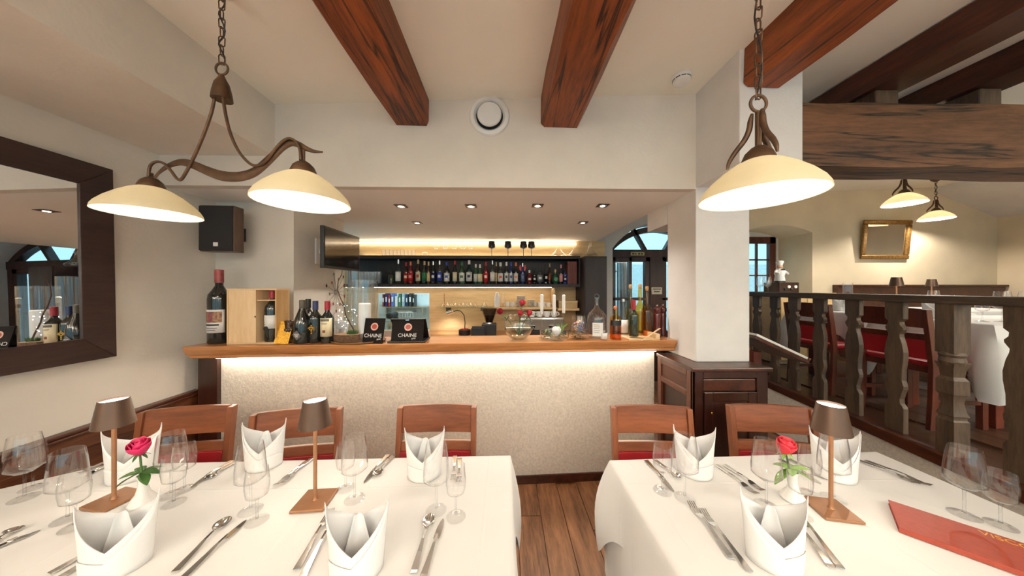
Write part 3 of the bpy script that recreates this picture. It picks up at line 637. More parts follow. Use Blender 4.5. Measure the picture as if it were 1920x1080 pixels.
clearg = thin_glass('clear_spirit', (.86,.88,.86), 1, (.55,.58,.58)); yelg = thin_glass('pale_yellow_spirit', (.80,.78,.52), 1, (.5,.5,.35)); tealg = thin_glass('teal_spirit', (.45,.72,.72), 1, (.4,.5,.5)); blueg = plain('blue_bottle_glass', (.02,.04,.16), .08, spec=.7); redg = plain('red_liqueur', (.16,.01,.012), .1, spec=.7); brng = plain('brown_bottle_glass', (.05,.02,.008), .1, spec=.7)
SB = 'liquor bottles on the dark bar shelf'
data = [ # px, top py, half px, glass, cap, label, shape, accent, label words
 (733,505,5.5,yelg,DRK,None,'squat',None,'squat jar bottle of pale yellow spirit, first beside the tumblers'),
 (747.6,487,5.2,clearg,SIL,WHT,'round',None,'clear bottle with silver stopper and plain white label'),
 (761,492,4.8,brng,RED,RED,'round',CRM,'dark bottle with red label, left of a matching reddish one'),
 (770.8,491,4.8,redg,ORG,RED,'round',PNK,'reddish bottle with orange cap and wine red label'),
 (783.7,487,4.6,brng,BEI,CRM,'round',RED,'dark bottle with tall beige cap and cream diamond label'),
 (795.8,489,5.0,bottleglass,BEI,GRN,'slope',None,'sloping dark bottle with dark green label'),
 (804.0,491,3.4,brng,BEI,BEI,'round',None,'slim brown bottle in patterned straw wrap'),
 (812.2,490,4.4,bottleglass,SIL,NAV,'round',WHT,'black bottle with silver cap and swirling white emblem'),
 (824.8,489,4.8,clearg,SIL,BLU,'round',WHT,'clear bottle with white cap and blue label'),
 (838.0,491,5.4,bottleglass,BLU,WHT,'round',BLU,'bottle with bright blue cap and white and blue label'),
 (853.4,488,4.2,bottleglass,RED,CRM,'slope',None,'slender black bottle with red top and cream label'),
 (866.4,491,5.4,greenglass,GRN,WHT,'round',GRN,'green bottle with round white label'),
 (879.6,488,5.8,tealg,WHT,WHT,'round',NAV,'pale teal bottle with large white label'),
 (891.6,494,4.0,greenglass,WHT,WHT,'slope',None,'slim green bottle with white cap, left of a wider green one'),
 (900.2,495,5.0,greenglass,WHT,CRM,'slope',None,'green bottle with white cap and cream label'),
 (911.0,491,4.8,redg,RED,RED,'round',WHT,'dark red bottle with large red cap and red label'),
 (923.3,488,4.8,clearg,SIL,WHT,'round',None,'clear tall bottle with silver neck and blank white label'),
 (930.4,490,2.6,brng,BEI,BEI,'slope',None,'thin brown speckled bottle squeezed between two white labelled ones'),
 (938.6,492,5.2,clearg,WHT,WHT,'round',RED,'clear bottle with white label and small red mark'),
 (949.6,491,4.0,bottleglass,WHT,WHT,'round',NAV,'black bottle with white cap and white label'),
 (958.4,491,4.0,blueg,BLU,WHT,'round',BLU,'dark bottle with blue cap and white and blue label'),
 (967.2,492,4.0,bottleglass,ORG,WHT,'round',ORG,'dark bottle with orange red cap and white and orange label'),
 (980.2,493,4.0,blueg,SIL,cm('slate',(96,110,150)),'round',None,'slate blue bottle with two red wing tags at its neck'),
 (992.8,504,4.6,redg,WHT,cm('crimson',(110,18,22)),'squat',WHT,'squat red bottle with white cap'),
 (1002,503,3.4,bottleglass,DRK,DRK,'round',WHT,'small black bottle right of the squat red one'),
 (1012.3,498,5.2,clearg,DRK,cm('grey',(120,126,132)),'squat',WHT,'square shouldered bottle with grey label'),
 (1023.8,495,3.8,clearg,DRK,DRK,'slope',WHT,'sloping clear bottle with black and white label'),
 (1031,493,2.8,brng,BEI,cm('rust',(140,70,50)),'slope',None,'very thin brown bottle with rust label'),
 (1041,504,7.2,greenglass,BEI,GRN,'globe',None,'round disc shaped dark green bottle'),
 (1052,496,3.4,clearg,PNK,PNK,'round',None,'tall slim bottle with pink cap and pink label'),
 (1059.6,503,3.4,blueg,DRK,NAV,'round',WHT,'navy bottle left of the last blue bottle'),
 (1066,502,3.8,blueg,NAV,BLU,'round',WHT,'last dark blue bottle beside the red brown box'),
]
for (px, tp, hw, g, cp, lb, shp, ac, words) in data:
    Yb_ = 3.87; p = PY(px, 532, Yb_); h = (532.4-tp)*Yb_/F; rr = hw*Yb_/F
    bottle(words, (p.x, Yb_+random.uniform(-.015,.03), 1.5525), h, rr, g, cp, lb, shp, group=SB, acc=ac, seg=16, lab=(.12,.5))
for s, w_ in ((-1,'left'),(1,'right')):
    MB().prism([(0,0),(.02,.01),(.034,.05),(.026,.085),(.008,.09),(-.002,.05)] if s > 0 else [(0,0),(-.02,.01),(-.034,.05),(-.026,.085),(-.008,.09),(.002,.05)], -.01, .01, 'y').build('wing_tag', RED, [o for o in COL.objects if o.get('label','').startswith('slate blue')][0], (s*.016,0,.17), bevel=.003)
bx_ = thing('spirit_box', 'red brown wooden presentation box at the right end of the bottle shelf', 'box', (.83, 3.83, 1.5525)); MB().box(0,.125,0,.14,0,.30).build('case', wood('mahogany', srgb(72,22,12), srgb(122,48,30), 'z', 9), bx_, bevel=.003)
for k in range(5): MB().box(.008+k*.024,.026+k*.024,-.004,0,.005,.295).build('slat', MC['mahogany'], bx_, bevel=.001)
# tumblers in the shelf
def glassware(name, label, cat, prof, loc, group=None, mat=None, n=20, scale=1):
    t = thing(name, label, cat, loc, group=group); MB().lathe(prof, n).build('glass', mat or glass, t, smooth=35); return t
TUM = [(0,0),(.026,0),(.028,.004),(.032,.165),(.0305,.165),(.026,.01),(0,.008)]
tm = None
ORD = ['first','second','third','fourth','fifth','sixth','seventh','eighth','ninth','tenth']
for k in range(10):
    px = 678+(k % 6)*6.6+ (3 if k >= 6 else 0); Yt = 3.86 if k < 6 else 3.97; p = PY(px, 530, Yt)
    if tm is None: tm = glassware('highball_glass', 'tall clear highball glass in the crowd left of the shelf bottles', 'glass', TUM, (p.x, Yt, 1.5525), 'highball glasses on the bottle shelf')
    else: dup(tm, (p.x, Yt, 1.5525))
    [o for o in COL.objects if o.name.startswith('highball_glass')][-1]['label'] = 'clear highball glass left of the bottles, %s in the %s row' % (ORD[k % 6], ('front','rear')[k >= 6])
# glasses on top of the shelf
TOP = 1.9255; YT = 3.90
first = None
T2 = [(0,0),(.022,0),(.026,.005),(.029,.085),(.0275,.085),(.023,.009),(0,.008)]
for k in range(18):
    i, j = k % 9, k//9
    p = PY(720+i*7.0, 478, YT-.03+j*.075)
    if first is None: first = glassware('shot_tumbler', 'small cut glass tumbler in the double row on top of the bottle shelf', 'glass', T2, (p.x, p.y, TOP), 'cut tumblers on top of the shelf')
    else: dup(first, (p.x, p.y, TOP))
    [o for o in COL.objects if o.name.startswith('shot_tumbler')][-1]['label'] = 'cut glass tumbler above the bottles, %s from left in %s row' % (ORD[i], ('front','rear')[j])
glassware('glass_bowl', 'small upturned glass dome on top of the bottle shelf', 'glass bowl', [(.045,0),(.047,.004),(.046,.03),(.03,.055),(0,.062),(0,.059),(.028,.052),(.043,.03),(.043,.004)], (PY(797,478,YT).x, YT, TOP))
def wineprof(h, stem, rb, rr, rf, zmax=.25, t=.0009):
    b = [(0,0),(rf,0),(rf,.0015),(rf*.5,.004),(.005,.009),(.0036,.02),(.0036,stem-.01),(.006,stem)]
    H = h-stem
    out = [(rb*.55,stem+H*.04),(rb*.9,stem+H*.13),(rb,stem+H*zmax),(rb*.97+rr*.03,stem+H*(zmax+.2)),((rb+rr)/2,stem+H*.75),(rr,h)]
    inn = [(r-t, z+(t if i == 0 else 0)) for i, (r, z) in enumerate(out)][::-1]
    return b+out+inn+[(0,stem+H*.04)]
wp = wineprof(.21,.10,.038,.030,.033,.35)
wn = ['first','second','third','fourth','fifth']
for k, px in enumerate((818,835,852,868,882)):
    glassware('wine_glass', '%s clear wine glass from the left on top of the bottle shelf' % wn[k], 'wine glass', wp, (PY(px,478,YT).x, YT, TOP), 'clear wine glasses on top of the shelf')
blackgl = plain('black_glass', (.012,.008,.008), .3)
bp2 = wineprof(.205,.105,.049,.040,.034,.4)
for px, lb in ((922,'black goblet standing alone nearest the clear wine glasses'),(952.5,'second black goblet on top of the bottle shelf'),(981.5,'black goblet touching its right neighbour'),(996.5,'rightmost black goblet on top of the bottle shelf')):
    glassware('black_goblet', lb, 'goblet', bp2, (PY(px,478,YT).x, YT, TOP), 'black goblets on top of the shelf', blackgl)
DEC = [(0,0),(.09,0),(.105,.012),(.10,.03),(.06,.06),(.028,.10),(.02,.15),(.03,.19),(.029,.19),(.019,.15),(.026,.1),(.058,.061),(.098,.031),(0,.008)]
for px, lb in ((1047,'flat glass decanter beside the black goblets'),(1078,'middle flat glass decanter on top of the bottle shelf'),(1106,'flat glass decanter at the right end above the tall cabinet')):
    glassware('decanter', lb, 'decanter', DEC, (PY(px,478,YT).x, YT, TOP), 'flat decanters on top of the shelf')
# glass shelf with upturned cocktail glasses
zs = PY(868,574,3.95).z
gs = thing('glass_shelf', 'glass wall shelf carrying upturned cocktail glasses', 'shelf', (PY(820,574,3.95).x, 3.84, zs-.012))
MB().box(0,.78,0,.245,0,.011).build('board', thin_glass('shelf_glass', (.85,.95,.92), 1), gs)
for a in (.14,.60): MB().box(a,a+.022,.0,.245,-.045,-.001).build('bracket', black, gs)
CK = [(.0,.118),(.028,.118),(.028,.116),(.003,.112),(.003,.06),(.045,.0015),(.044,.0),(.002,.056),(0,.058)]
cg = None
for k, px in enumerate((832,839.5,847,854,861,868.5,876,883,890,908)):
    p = PY(px,574,3.92+.05*(k % 2))
    if cg is None: cg = glassware('cocktail_glass', 'upturned cocktail glass in the row on the glass shelf', 'glass', CK, (p.x, p.y, zs), 'upturned cocktail glasses')
    else: dup(cg, (p.x, p.y, zs))
    [o for o in COL.objects if o.name.startswith('cocktail_glass')][-1]['label'] = 'upturned cocktail glass on the glass shelf, %s from the left' % ORD[k]
st_ = thing('stirrer_holder', 'thin copper stirrer standing behind the cocktail glasses', 'stirrer', (PY(832.5,574,4.03).x, 4.05, zs)); MB().tube([(0,0,0),(0,0,.17)], .004).build('rod', plain('copper_rod', srgb(170,84,44), .4, .5), st_); MB().lathe([(0,0),(.008,0),(.008,.01),(0,.012)],10).build('foot', MC['copper_rod'], st_)
# desk lamp on the back counter
dl = thing('desk_lamp', 'small gooseneck lamp shining on the wall behind the bar', 'lamp', (PY(871,630,3.7).x, 3.72, .9), 0)
MB().lathe([(0,0),(.075,0),(.078,.01),(.078,.06),(.07,.066),(0,.066)], 28).build('base', black, dl, smooth=40)
MB().lathe([(0,.066),(.05,.066),(.05,.074),(0,.076)], 24).build('red_ring', RED, dl, smooth=40)
gp = [(.0,0,.07),(.004,0,.16),(-.012,.02,.25),(-.06,.05,.30),(-.12,.08,.305),(-.17,.1,.285)]
MB().tube(gp, .006, 8).build('gooseneck', black, dl, smooth=50)
MB().tube([(-.155,.09,.295),(-.19,.11,.278),(-.25,.14,.262)], [.012,.022,.024], 14).build('lamp_head', steel, dl, smooth=50)
light('desk_lamp_beam', 'SPOT', 3.5, (1,.93,.8), dl, (-.24,.14,.235), (R(18),0,0), .02, R(130), .8)
# cup shelf to the right
czs = PY(980,575,3.9).z
cs = thing('cup_shelf', 'pale wooden shelf stacked with cups and plates behind the bar', 'shelf', (PY(925,575,3.9).x, 3.80, czs-.03)); MB().box(0,.84,0,.285,0,.03).build('board', veneer, cs, bevel=.002); MB().box(.80,.82,.0,.285,.03,.28).build('divider', veneer, cs)
def lathe_thing(name, label, cat, parts, loc, group=None, rz=0):
    t = thing(name, label, cat, loc, rz, group)
    for nm, pr, m_, n_ in parts: MB().lathe(pr, n_).build(nm, m_, t, smooth=38)
    return t
sx = lambda px, Y=3.9: PY(px, 575, Y).x
lathe_thing('thermos_jug', 'white thermos jug at the left end of the cup shelf', 'jug', [('body',[(0,0),(.04,0),(.042,.01),(.04,.12),(.03,.16),(0,.16)],porcelain,20),('lid',[(0,.16),(.026,.16),(.022,.19),(0,.195)],whitepl,16)], (sx(932),3.9,czs))
lathe_thing('glass_carafe', 'clear carafe between the white jug and the mugs', 'carafe', [('body',[(0,0),(.032,0),(.034,.1),(.02,.14),(.022,.18),(.02,.18),(.017,.14),(.03,.1),(0,.006)],glass,20)], (sx(943),3.9,czs))
def cup(px, label, z=None, Y=3.9, s=1, name='cup', grp='white cups behind the bar', x=None):
    t = thing(name, label, 'cup', (x if x is not None else sx(px,Y), Y, czs if z is None else z), group=grp); t.scale = (s,)*3
    MB().lathe([(0,0),(.022,0),(.03,.01),(.036,.055),(.034,.055),(.028,.012),(0,.006)], 18).build('bowl', porcelain, t, smooth=38)
    MB().tube([(.033,0,.045),(.052,0,.042),(.052,0,.02),(.031,0,.014)], .004, 6).build('handle', porcelain, t, smooth=50); return t
cup(951.5, 'white mug nearest the carafe on the cup shelf', s=1.15); cup(960.5, 'white mug beside the plate stack on the cup shelf', s=1.15)
pl = None; pn = 0
PLT = [(0,0),(.045,0),(.055,.006),(.072,.012),(.072,.014),(.05,.009),(0,.004)]
for px, n_, s in ((976.5,9,.95),(995.5,6,.8)):
    for k in range(n_):
        L_ = ('white saucer in the taller stack on the cup shelf','white saucer in the shorter stack on the cup shelf')[px > 990]
        q_ = lathe_thing('saucer', L_, 'saucer', [('plate',PLT,porcelain,22)], (sx(px),3.9,czs+k*.0165), ('taller saucer stack','shorter saucer stack')[px > 990]) if (k == 0) else dup(q_, (sx(px),3.9,czs+k*.0165)); q_.scale = (s,)*3; q_['label'] = L_+', %s from the bottom' % ORD[k]
for i, px in enumerate((1003,1012,1020.5,1028.5)): cup(px, 'white cup number %s from the saucer stacks on the cup shelf' % ('one','two','three','four')[i], Y=3.88 if i % 2 else 3.93)
bxm = thing('cream_box', 'cream cardboard box on the ledge right of the cup shelf', 'box', (PY(1047,578,3.85).x, 3.82, 1.23)); MB().box(0,.25,0,.18,0,.095).build('carton', plain('cardboard', srgb(176,152,112), .8), bxm, bevel=.002); MB().box(-.003,.253,-.003,.183,.075,.10).build('lid', plain('cardboard_lid', srgb(196,172,132), .8), bxm, bevel=.002)
tag(MB().box(PY(1046,578,3.8).x, .98, 3.80, 4.09, 1.2, 1.2295).build('wall_ledge', veneer, bevel=.002), 'pale wooden ledge under the cream box', 'ledge')
# espresso machine with cups and grinder
em = thing('espresso_machine', 'steel espresso machine behind the flower bowl', 'coffee machine', (PY(1015,620,3.7).x, 3.62, .9)); MB().box(-.28,.28,.0,.42,.06,.22).build('body', steel, em, bevel=.012); MB().box(-.30,.30,-.04,.44,.0,.06).build('drip_base', charcoal, em, bevel=.01)
MB().box(-.27,.27,.02,.40,.22,.232).build('cup_tray', steel, em)
for a in (-.12,.12): MB().lathe([(0,0),(.03,0),(.035,.03),(0,.03)],16,(a,-.01,.1)).tube([(a,-.01,.115),(a,-.14,.10)], .01, 8).build('group_head', black, em, smooth=40)
ex = em.location.x
for i in range(4): cup(0, 'white cup %s along on top of the espresso machine' % ('first','second','third','fourth')[i], 1.132, 3.70, 1.2, 'espresso_cup', 'cups on the espresso machine', ex-.12+i*.095)
gr = thing('coffee_grinder', 'black coffee grinder with a conical bean hopper', 'coffee grinder', (PY(917,620,3.65).x, 3.68, .9)); MB().box(-.09,.09,-.1,.1,0,.15).build('body', black, gr, bevel=.01)
MB().lathe([(.045,.16),(.1,.33),(.1,.34),(.095,.34),(.04,.165)],20).build('hopper', thin_glass('smoked_hopper', (.55,.5,.45), 1), gr, smooth=40); MB().lathe([(0,.162),(.04,.165),(.07,.26),(0,.27)],18).build('beans', plain('coffee_beans', (.03,.015,.008), .5, bump=.5, bs=90), gr, smooth=40); MB().lathe([(0,.14),(.05,.14),(.045,.165),(0,.165)],16).build('collar', steel, gr, smooth=40)
kb = thing('knock_box', 'low black knock box left of the coffee grinder', 'box', (PY(900,622,3.6).x-.02, 3.56, .9)); MB().box(-.08,.08,-.07,.07,0,.115).build('bin', charcoal, kb, bevel=.01); MB().tube([(-.075,0,.12),(.075,0,.12)], .01, 8).build('bar', black, kb, smooth=50)
# ================================================================== THINGS ON THE BAR COUNTER
CZ = 1.1105
def CT(px, off=0.0):
    d = ray(px, 600); k = d.x/d.y; Y = (2.203+off)/(1-SL*k); return Vector((k*Y, Y, CZ))
def hpx(p, y0, y1): return abs(y1-y0)*p.y/F
def text_mesh(s, size, mat, parent, loc, rot, name='lettering', depth=.0006, align='CENTER'):
    cu_ = bpy.data.curves.new(name, 'FONT'); cu_.body = s; cu_.size = size; cu_.extrude = depth; cu_.align_x = align; cu_.align_y = 'CENTER'
    tmp = bpy.data.objects.new('tmp', cu_); COL.objects.link(tmp); bpy.context.view_layer.update()
    dg = bpy.context.evaluated_depsgraph_get(); me = bpy.data.meshes.new_from_object(tmp.evaluated_get(dg)); bpy.data.objects.remove(tmp)
    me.materials.clear(); me.materials.append(mat)
    o = bpy.data.objects.new(name, me); COL.objects.link(o); o.parent = parent; o.location = loc; o.rotation_euler = rot; return o
p = CT(411, -.01)
big = bottle('very large dark wine bottle with a picture label at the left end of the bar', p, .52, .062, bottleglass, plain('foil_red_white', srgb(160,70,70), .4, var=.4, vs=30), paper, lab=(.15,.46), cap=.17, neck=.27, seg=32)
lab_ = [c for c in big.children if c.name.startswith('label')][0]
def curved(parent, name, rr, a0, a1, z0, z1, m_):
    return MB().grid(lambda u, v: (rr*cos(-pi/2+a0+(a1-a0)*u), rr*sin(-pi/2+a0+(a1-a0)*u), z0+(z1-z0)*v), 10, 1).build(name, m_, parent, smooth=50)
curved(lab_, 'picture', .0634, -1.0, 1.0, .15, .225, plain('label_picture', srgb(176,136,96), .6, var=.6, vs=70, col2=srgb(96,60,56)))
curved(lab_, 'figure', .0638, -.22, .22, .155, .222, plain('label_figure', srgb(70,58,84), .6, col2=srgb(150,70,60), vs=60))
for j, (a, zz) in enumerate(((.75,.128),(.6,.110),(.45,.095))): curved(lab_, 'lettering', .0636, -a, a, zz, zz+(.012 if j == 0 else .004), ink)
# wine crate
p = CT(425, -.075)
cr_ = thing('wine_crate', 'pale wooden wine crate with one open compartment beside the giant bottle', 'crate', p, CA)
cw, chh, cd = .325, .385, .13; t = .009
MB().box(0,cw,cd-t,cd,0,chh).build('back_panel', pine, cr_); MB().box(0,cw,0,cd-t,0,t).build('bottom_panel', pine, cr_); MB().box(0,cw,0,cd-t,chh-t,chh).build('top_panel', pine, cr_)
MB().box(0,t,0,cd-t,t,chh-t).build('end_panel', pine, cr_); MB().box(cw-t,cw,0,cd-t,t,chh-t).build('end_panel', wood('pine_end', srgb(176,134,84), srgb(204,164,112), 'z', 6), cr_); MB().box(.182,.19,0,cd-t,t,chh-t).build('divider', pine, cr_)
MB().box(t,.182,.003,.010,t,chh-t).build('sliding_lid', pine, cr_, bevel=.001); MB().box(.19,cw-t,.01,.06,.30,.307).build('neck_rest', pine, cr_); MB().ball((.186,-.001,.19),.006,8).build('latch', plain('brown_latch', srgb(110,70,40), .5), cr_)
M_ = Matrix.Rotation(CA, 3, 'Z')
q = p+M_ @ Vector((.256,.062,.0098)); q.z = CZ+t
cb_ = bottle('dark wine bottle with red capsule inside the open crate', q, .362, .046, bottleglass, plain('capsule_red', srgb(150,24,40), .35), WHT, lab=(.26,.52), cap=.15, neck=.24, seg=28, rz=CA)
lb = [c for c in cb_.children if c.name.startswith('label')][0]
MB().lathe([(0,0),(.016,0),(.016,.001),(0,.0015)],24).lathe([(.0105,.0015),(.013,.0015),(.013,.002),(.0105,.002)],20).build('seal', plain('seal_dark', srgb(50,44,38), .4, .4), lb, (-.012,-.0465,.095), (R(90),0,0))
for j in range(4): curved(lb, 'lettering', .0471, -.9, -.6+.1*(j % 3), .150-.014*j, .153-.014*j, ink)
# gold card + amber tumbler
p = CT(527, -.075); gc = thing('gold_card', 'gold patterned card leaning against the wine crate', 'card', p, R(8)); MB().box(-.045,.045,-.003,.003,0,.155).build('card', gold, gc, rot=(R(-14),R(5),0), bevel=.001)
MB().box(-.04,.04,-.0045,-.003,.005,.148).build('printed_panel', plain('gold_print_panel', srgb(176,130,40), .35, .7, var=.5, vs=120, bump=.4, bs=120), gc, rot=(R(-14),R(5),0))
p = CT(545, -.02); at = thing('amber_tumbler', 'dark amber embossed glass tumbler behind the gold card', 'tumbler', p)
MB().lathe([(0,0),(.032,0),(.036,.01),(.037,.06),(.036,.12),(.039,.155),(.036,.155),(.033,.12),(.033,.012),(0,.01)],12).build('glass', plain('dark_amber_glass', srgb(66,40,14), .12, var=.6, vs=40, bump=.8, bs=40, spec=.8), at, smooth=20)
for k in range(5): MB().ball((.034*cos(-2.4+k*.4),.034*sin(-2.4+k*.4),.09), .009, 8, (1,1,1.6)).build('embossed_drop', MC['dark_amber_glass'], at, smooth=50)
# four wine bottles
def wine(px, off, top, base, rpx, capm, labm, words, lab=(.15,.45), shape='round', acc=None):
    p = CT(px, off); return bottle(words, p, hpx(p, top, base), rpx*p.y/F, bottleglass, capm, labm, shape, lab, cap=.2, neck=.30, acc=acc, group='wine bottles beside the crate', seg=28), p
b1, p1 = wine(567, -.05, 565, 645, 14, cm('olive',(70,62,48)), None, 'bulbous dark wine bottle with a slanted grey diamond label', shape='slope')
r1 = 14*p1.y/F
dm = MB().prism([(0,-.034),(.03,-.005),(0,.034),(-.03,.005)], -.002, 0, 'y').build('diamond_label', cm('label_grey',(92,90,90)), b1, (.0,-r1*1.0-.001,.062)); 
for j in range(3): MB().box(-.016+.004*j,.016-.004*j,-.0035,-.002,.006-.009*j,.009-.009*j).build('lettering', paper, dm)
wine(578, .045, 564, 640, 10.5, DRK, WHT, 'dark wine bottle half hidden behind the bulbous one', lab=(.45,.66))
b3, p3 = wine(591.5, -.035, 567, 643, 11, NAV, None, 'dark wine bottle with a golden vine emblem')
r3 = 11*p3.y/F
em_ = MB()
for (a, b) in ((0,0),(0,.012),(0,.024),(-.011,.03),(.011,.03),(-.011,.042),(.011,.042),(0,.042),(0,.054),(-.02,.036),(.02,.036)): em_.box(a-.0045,a+.0045,-.002,0,b-.004,b+.005)
em_.build('emblem', gold, b3, (0,-r3-.0005,.07))
b4, p4 = wine(614, -.05, 566, 642, 11, plain('capsule_red', srgb(150,24,40), .35), CRM, 'dark wine bottle with red capsule and cream label', lab=(.16,.6))
l4 = [c for c in b4.children if c.name.startswith('label')][0]; r4 = 11*p4.y/F+.0012
for j, (a, zz, hh) in enumerate(((.75,.155,.016),(.5,.14,.003),(.4,.132,.003))): curved(l4, 'lettering', r4, -a, a, zz, zz+hh, cm('grey_ink',(96,90,84)))
curved(l4, 'crest', r4, -.22, .22, .075, .093, cm('crest_brown',(130,60,44)))
p = CT(639, .05); wc = thing('white_card', 'small white folded card behind the wood slice', 'card', p, R(6)); MB().box(-.045,.045,-.001,.001,0,.14).build('front_leaf', paper, wc, rot=(R(-12),0,0)); MB().box(-.045,.045,.034,.036,0,.138).build('back_leaf', paper, wc, rot=(R(14),0,0)); MB().box(-.02,.02,-.0025,-.001,.05,.09).build('print', cm('pale_grey',(180,176,172)), wc, rot=(R(-12),0,0))
# star wall ornament
so = PX(629, 548, -1.648)
st = thing('wall_star', 'wiry metal flower ornament on the wall beside the bar', 'wall ornament', so)
MB().lathe([(0,0),(.028,0),(.022,.012),(0,.016)], 16).build('hub', plain('pewter', srgb(150,142,134), .4, .7), st, rot=(0,R(90),0), smooth=50)
tips = [cm('tip_teal',(90,130,126)), cm('tip_red',(150,60,56)), bronze, cm('tip_brown',(110,84,66))]
for k in range(14):
    a = 2*pi*k/14+.1; L_ = .17 if k % 2 == 0 else .115
    ryo = MB().tube([(.01,.02*cos(a),.02*sin(a)),(.02,L_*cos(a),L_*sin(a))], .0022, 6).build('wire', MC['pewter'], st)
    MB().ball((.02,(L_+.012)*cos(a),(L_+.012)*sin(a)), .011, 8, (.4,1,1.5)).build('leaf_tip', tips[k % 4], ryo, smooth=50)
# tray with wood slice and hurricane glasses
p = CT(673, -.02); tr = thing('round_tray', 'round bronze rimmed tray under the wood slice', 'tray', p); MB().lathe([(0,0),(.17,0),(.18,.006),(.182,.014),(.178,.014),(.172,.008),(0,.006)],48, sx=1.05, sy=.75).build('dish', plain('tray_bronze', srgb(150,118,88), .3, .6), tr, smooth=40)
p2 = CT(655, -.03); p2.z = CZ+.0085
ws = thing('wood_slice', 'thick slice of tree trunk with rough bark on the tray', 'wood slice', p2); rnd = random.Random(2); vs = []
n_ = 30; ang = [1+rnd.uniform(-.03,.03) for _ in range(n_)]
def ring(r, z): return [(r*ang[k]*cos(2*pi*k/n_)*1.15, r*ang[k]*sin(2*pi*k/n_)*.8, z) for k in range(n_)]
vs = ring(.088,0)+ring(.092,.02)+ring(.09,.05); MB().add(vs, [(r_*n_+k, r_*n_+(k+1) % n_, (r_+1)*n_+(k+1) % n_, (r_+1)*n_+k) for r_ in range(2) for k in range(n_)]).build('bark', plain('bark', srgb(96,70,50), .9, var=.5, vs=60, bump=1, bs=80), ws)
MB().add(ring(.089,.05), [tuple(range(n_))]).add(ring(.089,.0), [tuple(range(n_))]).build('cut_face', plain('cut_wood', srgb(186,150,110), .7, var=.2, vs=20), ws)
mo = MB(); rnd = random.Random(4)
for k in range(260):
    a = rnd.uniform(0,2*pi); r_ = .035*sqrt(rnd.random()); x_, y_ = r_*cos(a)+.03, r_*sin(a)*.7-.015; h_ = rnd.uniform(.012,.035); dx, dy = rnd.gauss(0,.008), rnd.gauss(0,.006)
    mo.add([(x_-.002,y_,.05),(x_+.002,y_,.05),(x_+dx,y_+dy,.05+h_)], [(0,1,2)])
tag(mo.build('moss_tuft', leafm, loc=p2), 'tuft of green moss on the wood slice', 'moss', kind='stuff')
def hurricane(px, off, rpx, top, zb, words):
    p = CT(px, off); p.z = zb; r_ = rpx*p.y/F; h_ = EYE+(540-top)*p.y/F-zb
    return lathe_thing('hurricane_glass', words, 'glass cylinder', [('cylinder',[(0,.001),(r_,.001),(r_,h_),(r_-.003,h_),(r_-.003,.006),(0,.006)],glass,36)], p, 'glass cylinders on the tray'), p
hurricane(684, .02, 22, 525, CZ+.0085, 'wide clear glass cylinder standing over the white candle')
hurricane(665, .10, 15, 509, CZ+.0085, 'tall narrow glass cylinder behind the wood slice')
p = CT(684, .02); lathe_thing('pillar_candle', 'thick white candle inside the wide glass cylinder', 'candle', [('wax',[(0,.0),(.042,.0),(.042,.255),(.036,.262),(0,.258)],candle,28),('wick',[(0,.258),(.0015,.258),(.0015,.272),(0,.272)],black,6)], (p.x,p.y,CZ+.0155))
tw = thing('twig', 'bent dry twig with tiny fairy lights beside the glass cylinders', 'twig', (p2.x, p2.y, p2.z+.05))
tp = [(.05,-.01,0),(.02,-.01,.06),(-.02,-.01,.13),(-.03,-.005,.19),(-.06,0,.25),(-.085,0,.32),(-.08,0,.38),(-.055,0,.43),(-.05,0,.46)]
MB().tube(tp, [.005,.005,.0045,.0045,.004,.004,.0035,.003,.002], 7).build('stick', plain('twig_bark', srgb(84,62,48), .9), tw, smooth=50)
MB().tube([(-.03,-.005,.19),(-.06,-.01,.22),(-.09,-.01,.215)], [.003,.002,.001], 6).build('side_shoot', MC['twig_bark'], tw, smooth=50)
rnd = random.Random(8); fl = MB().ball((0,0,0), .0024, 6).build('fairy_light', emit('fairy_light', (.85,.97,1), 5), tw)
for k in range(30):
    o = fl if k == 0 else fl.copy()
    if k: COL.objects.link(o)
    o.location = (rnd.uniform(-.10,.04), rnd.uniform(-.02,.05), rnd.uniform(.03,.22))
wire = MB(); wire.tube([(rnd.uniform(-.1,.04), rnd.uniform(-.02,.05), .02+.2*k/14) for k in range(15)], .0005, 5).build('light_wire', steel, tw)
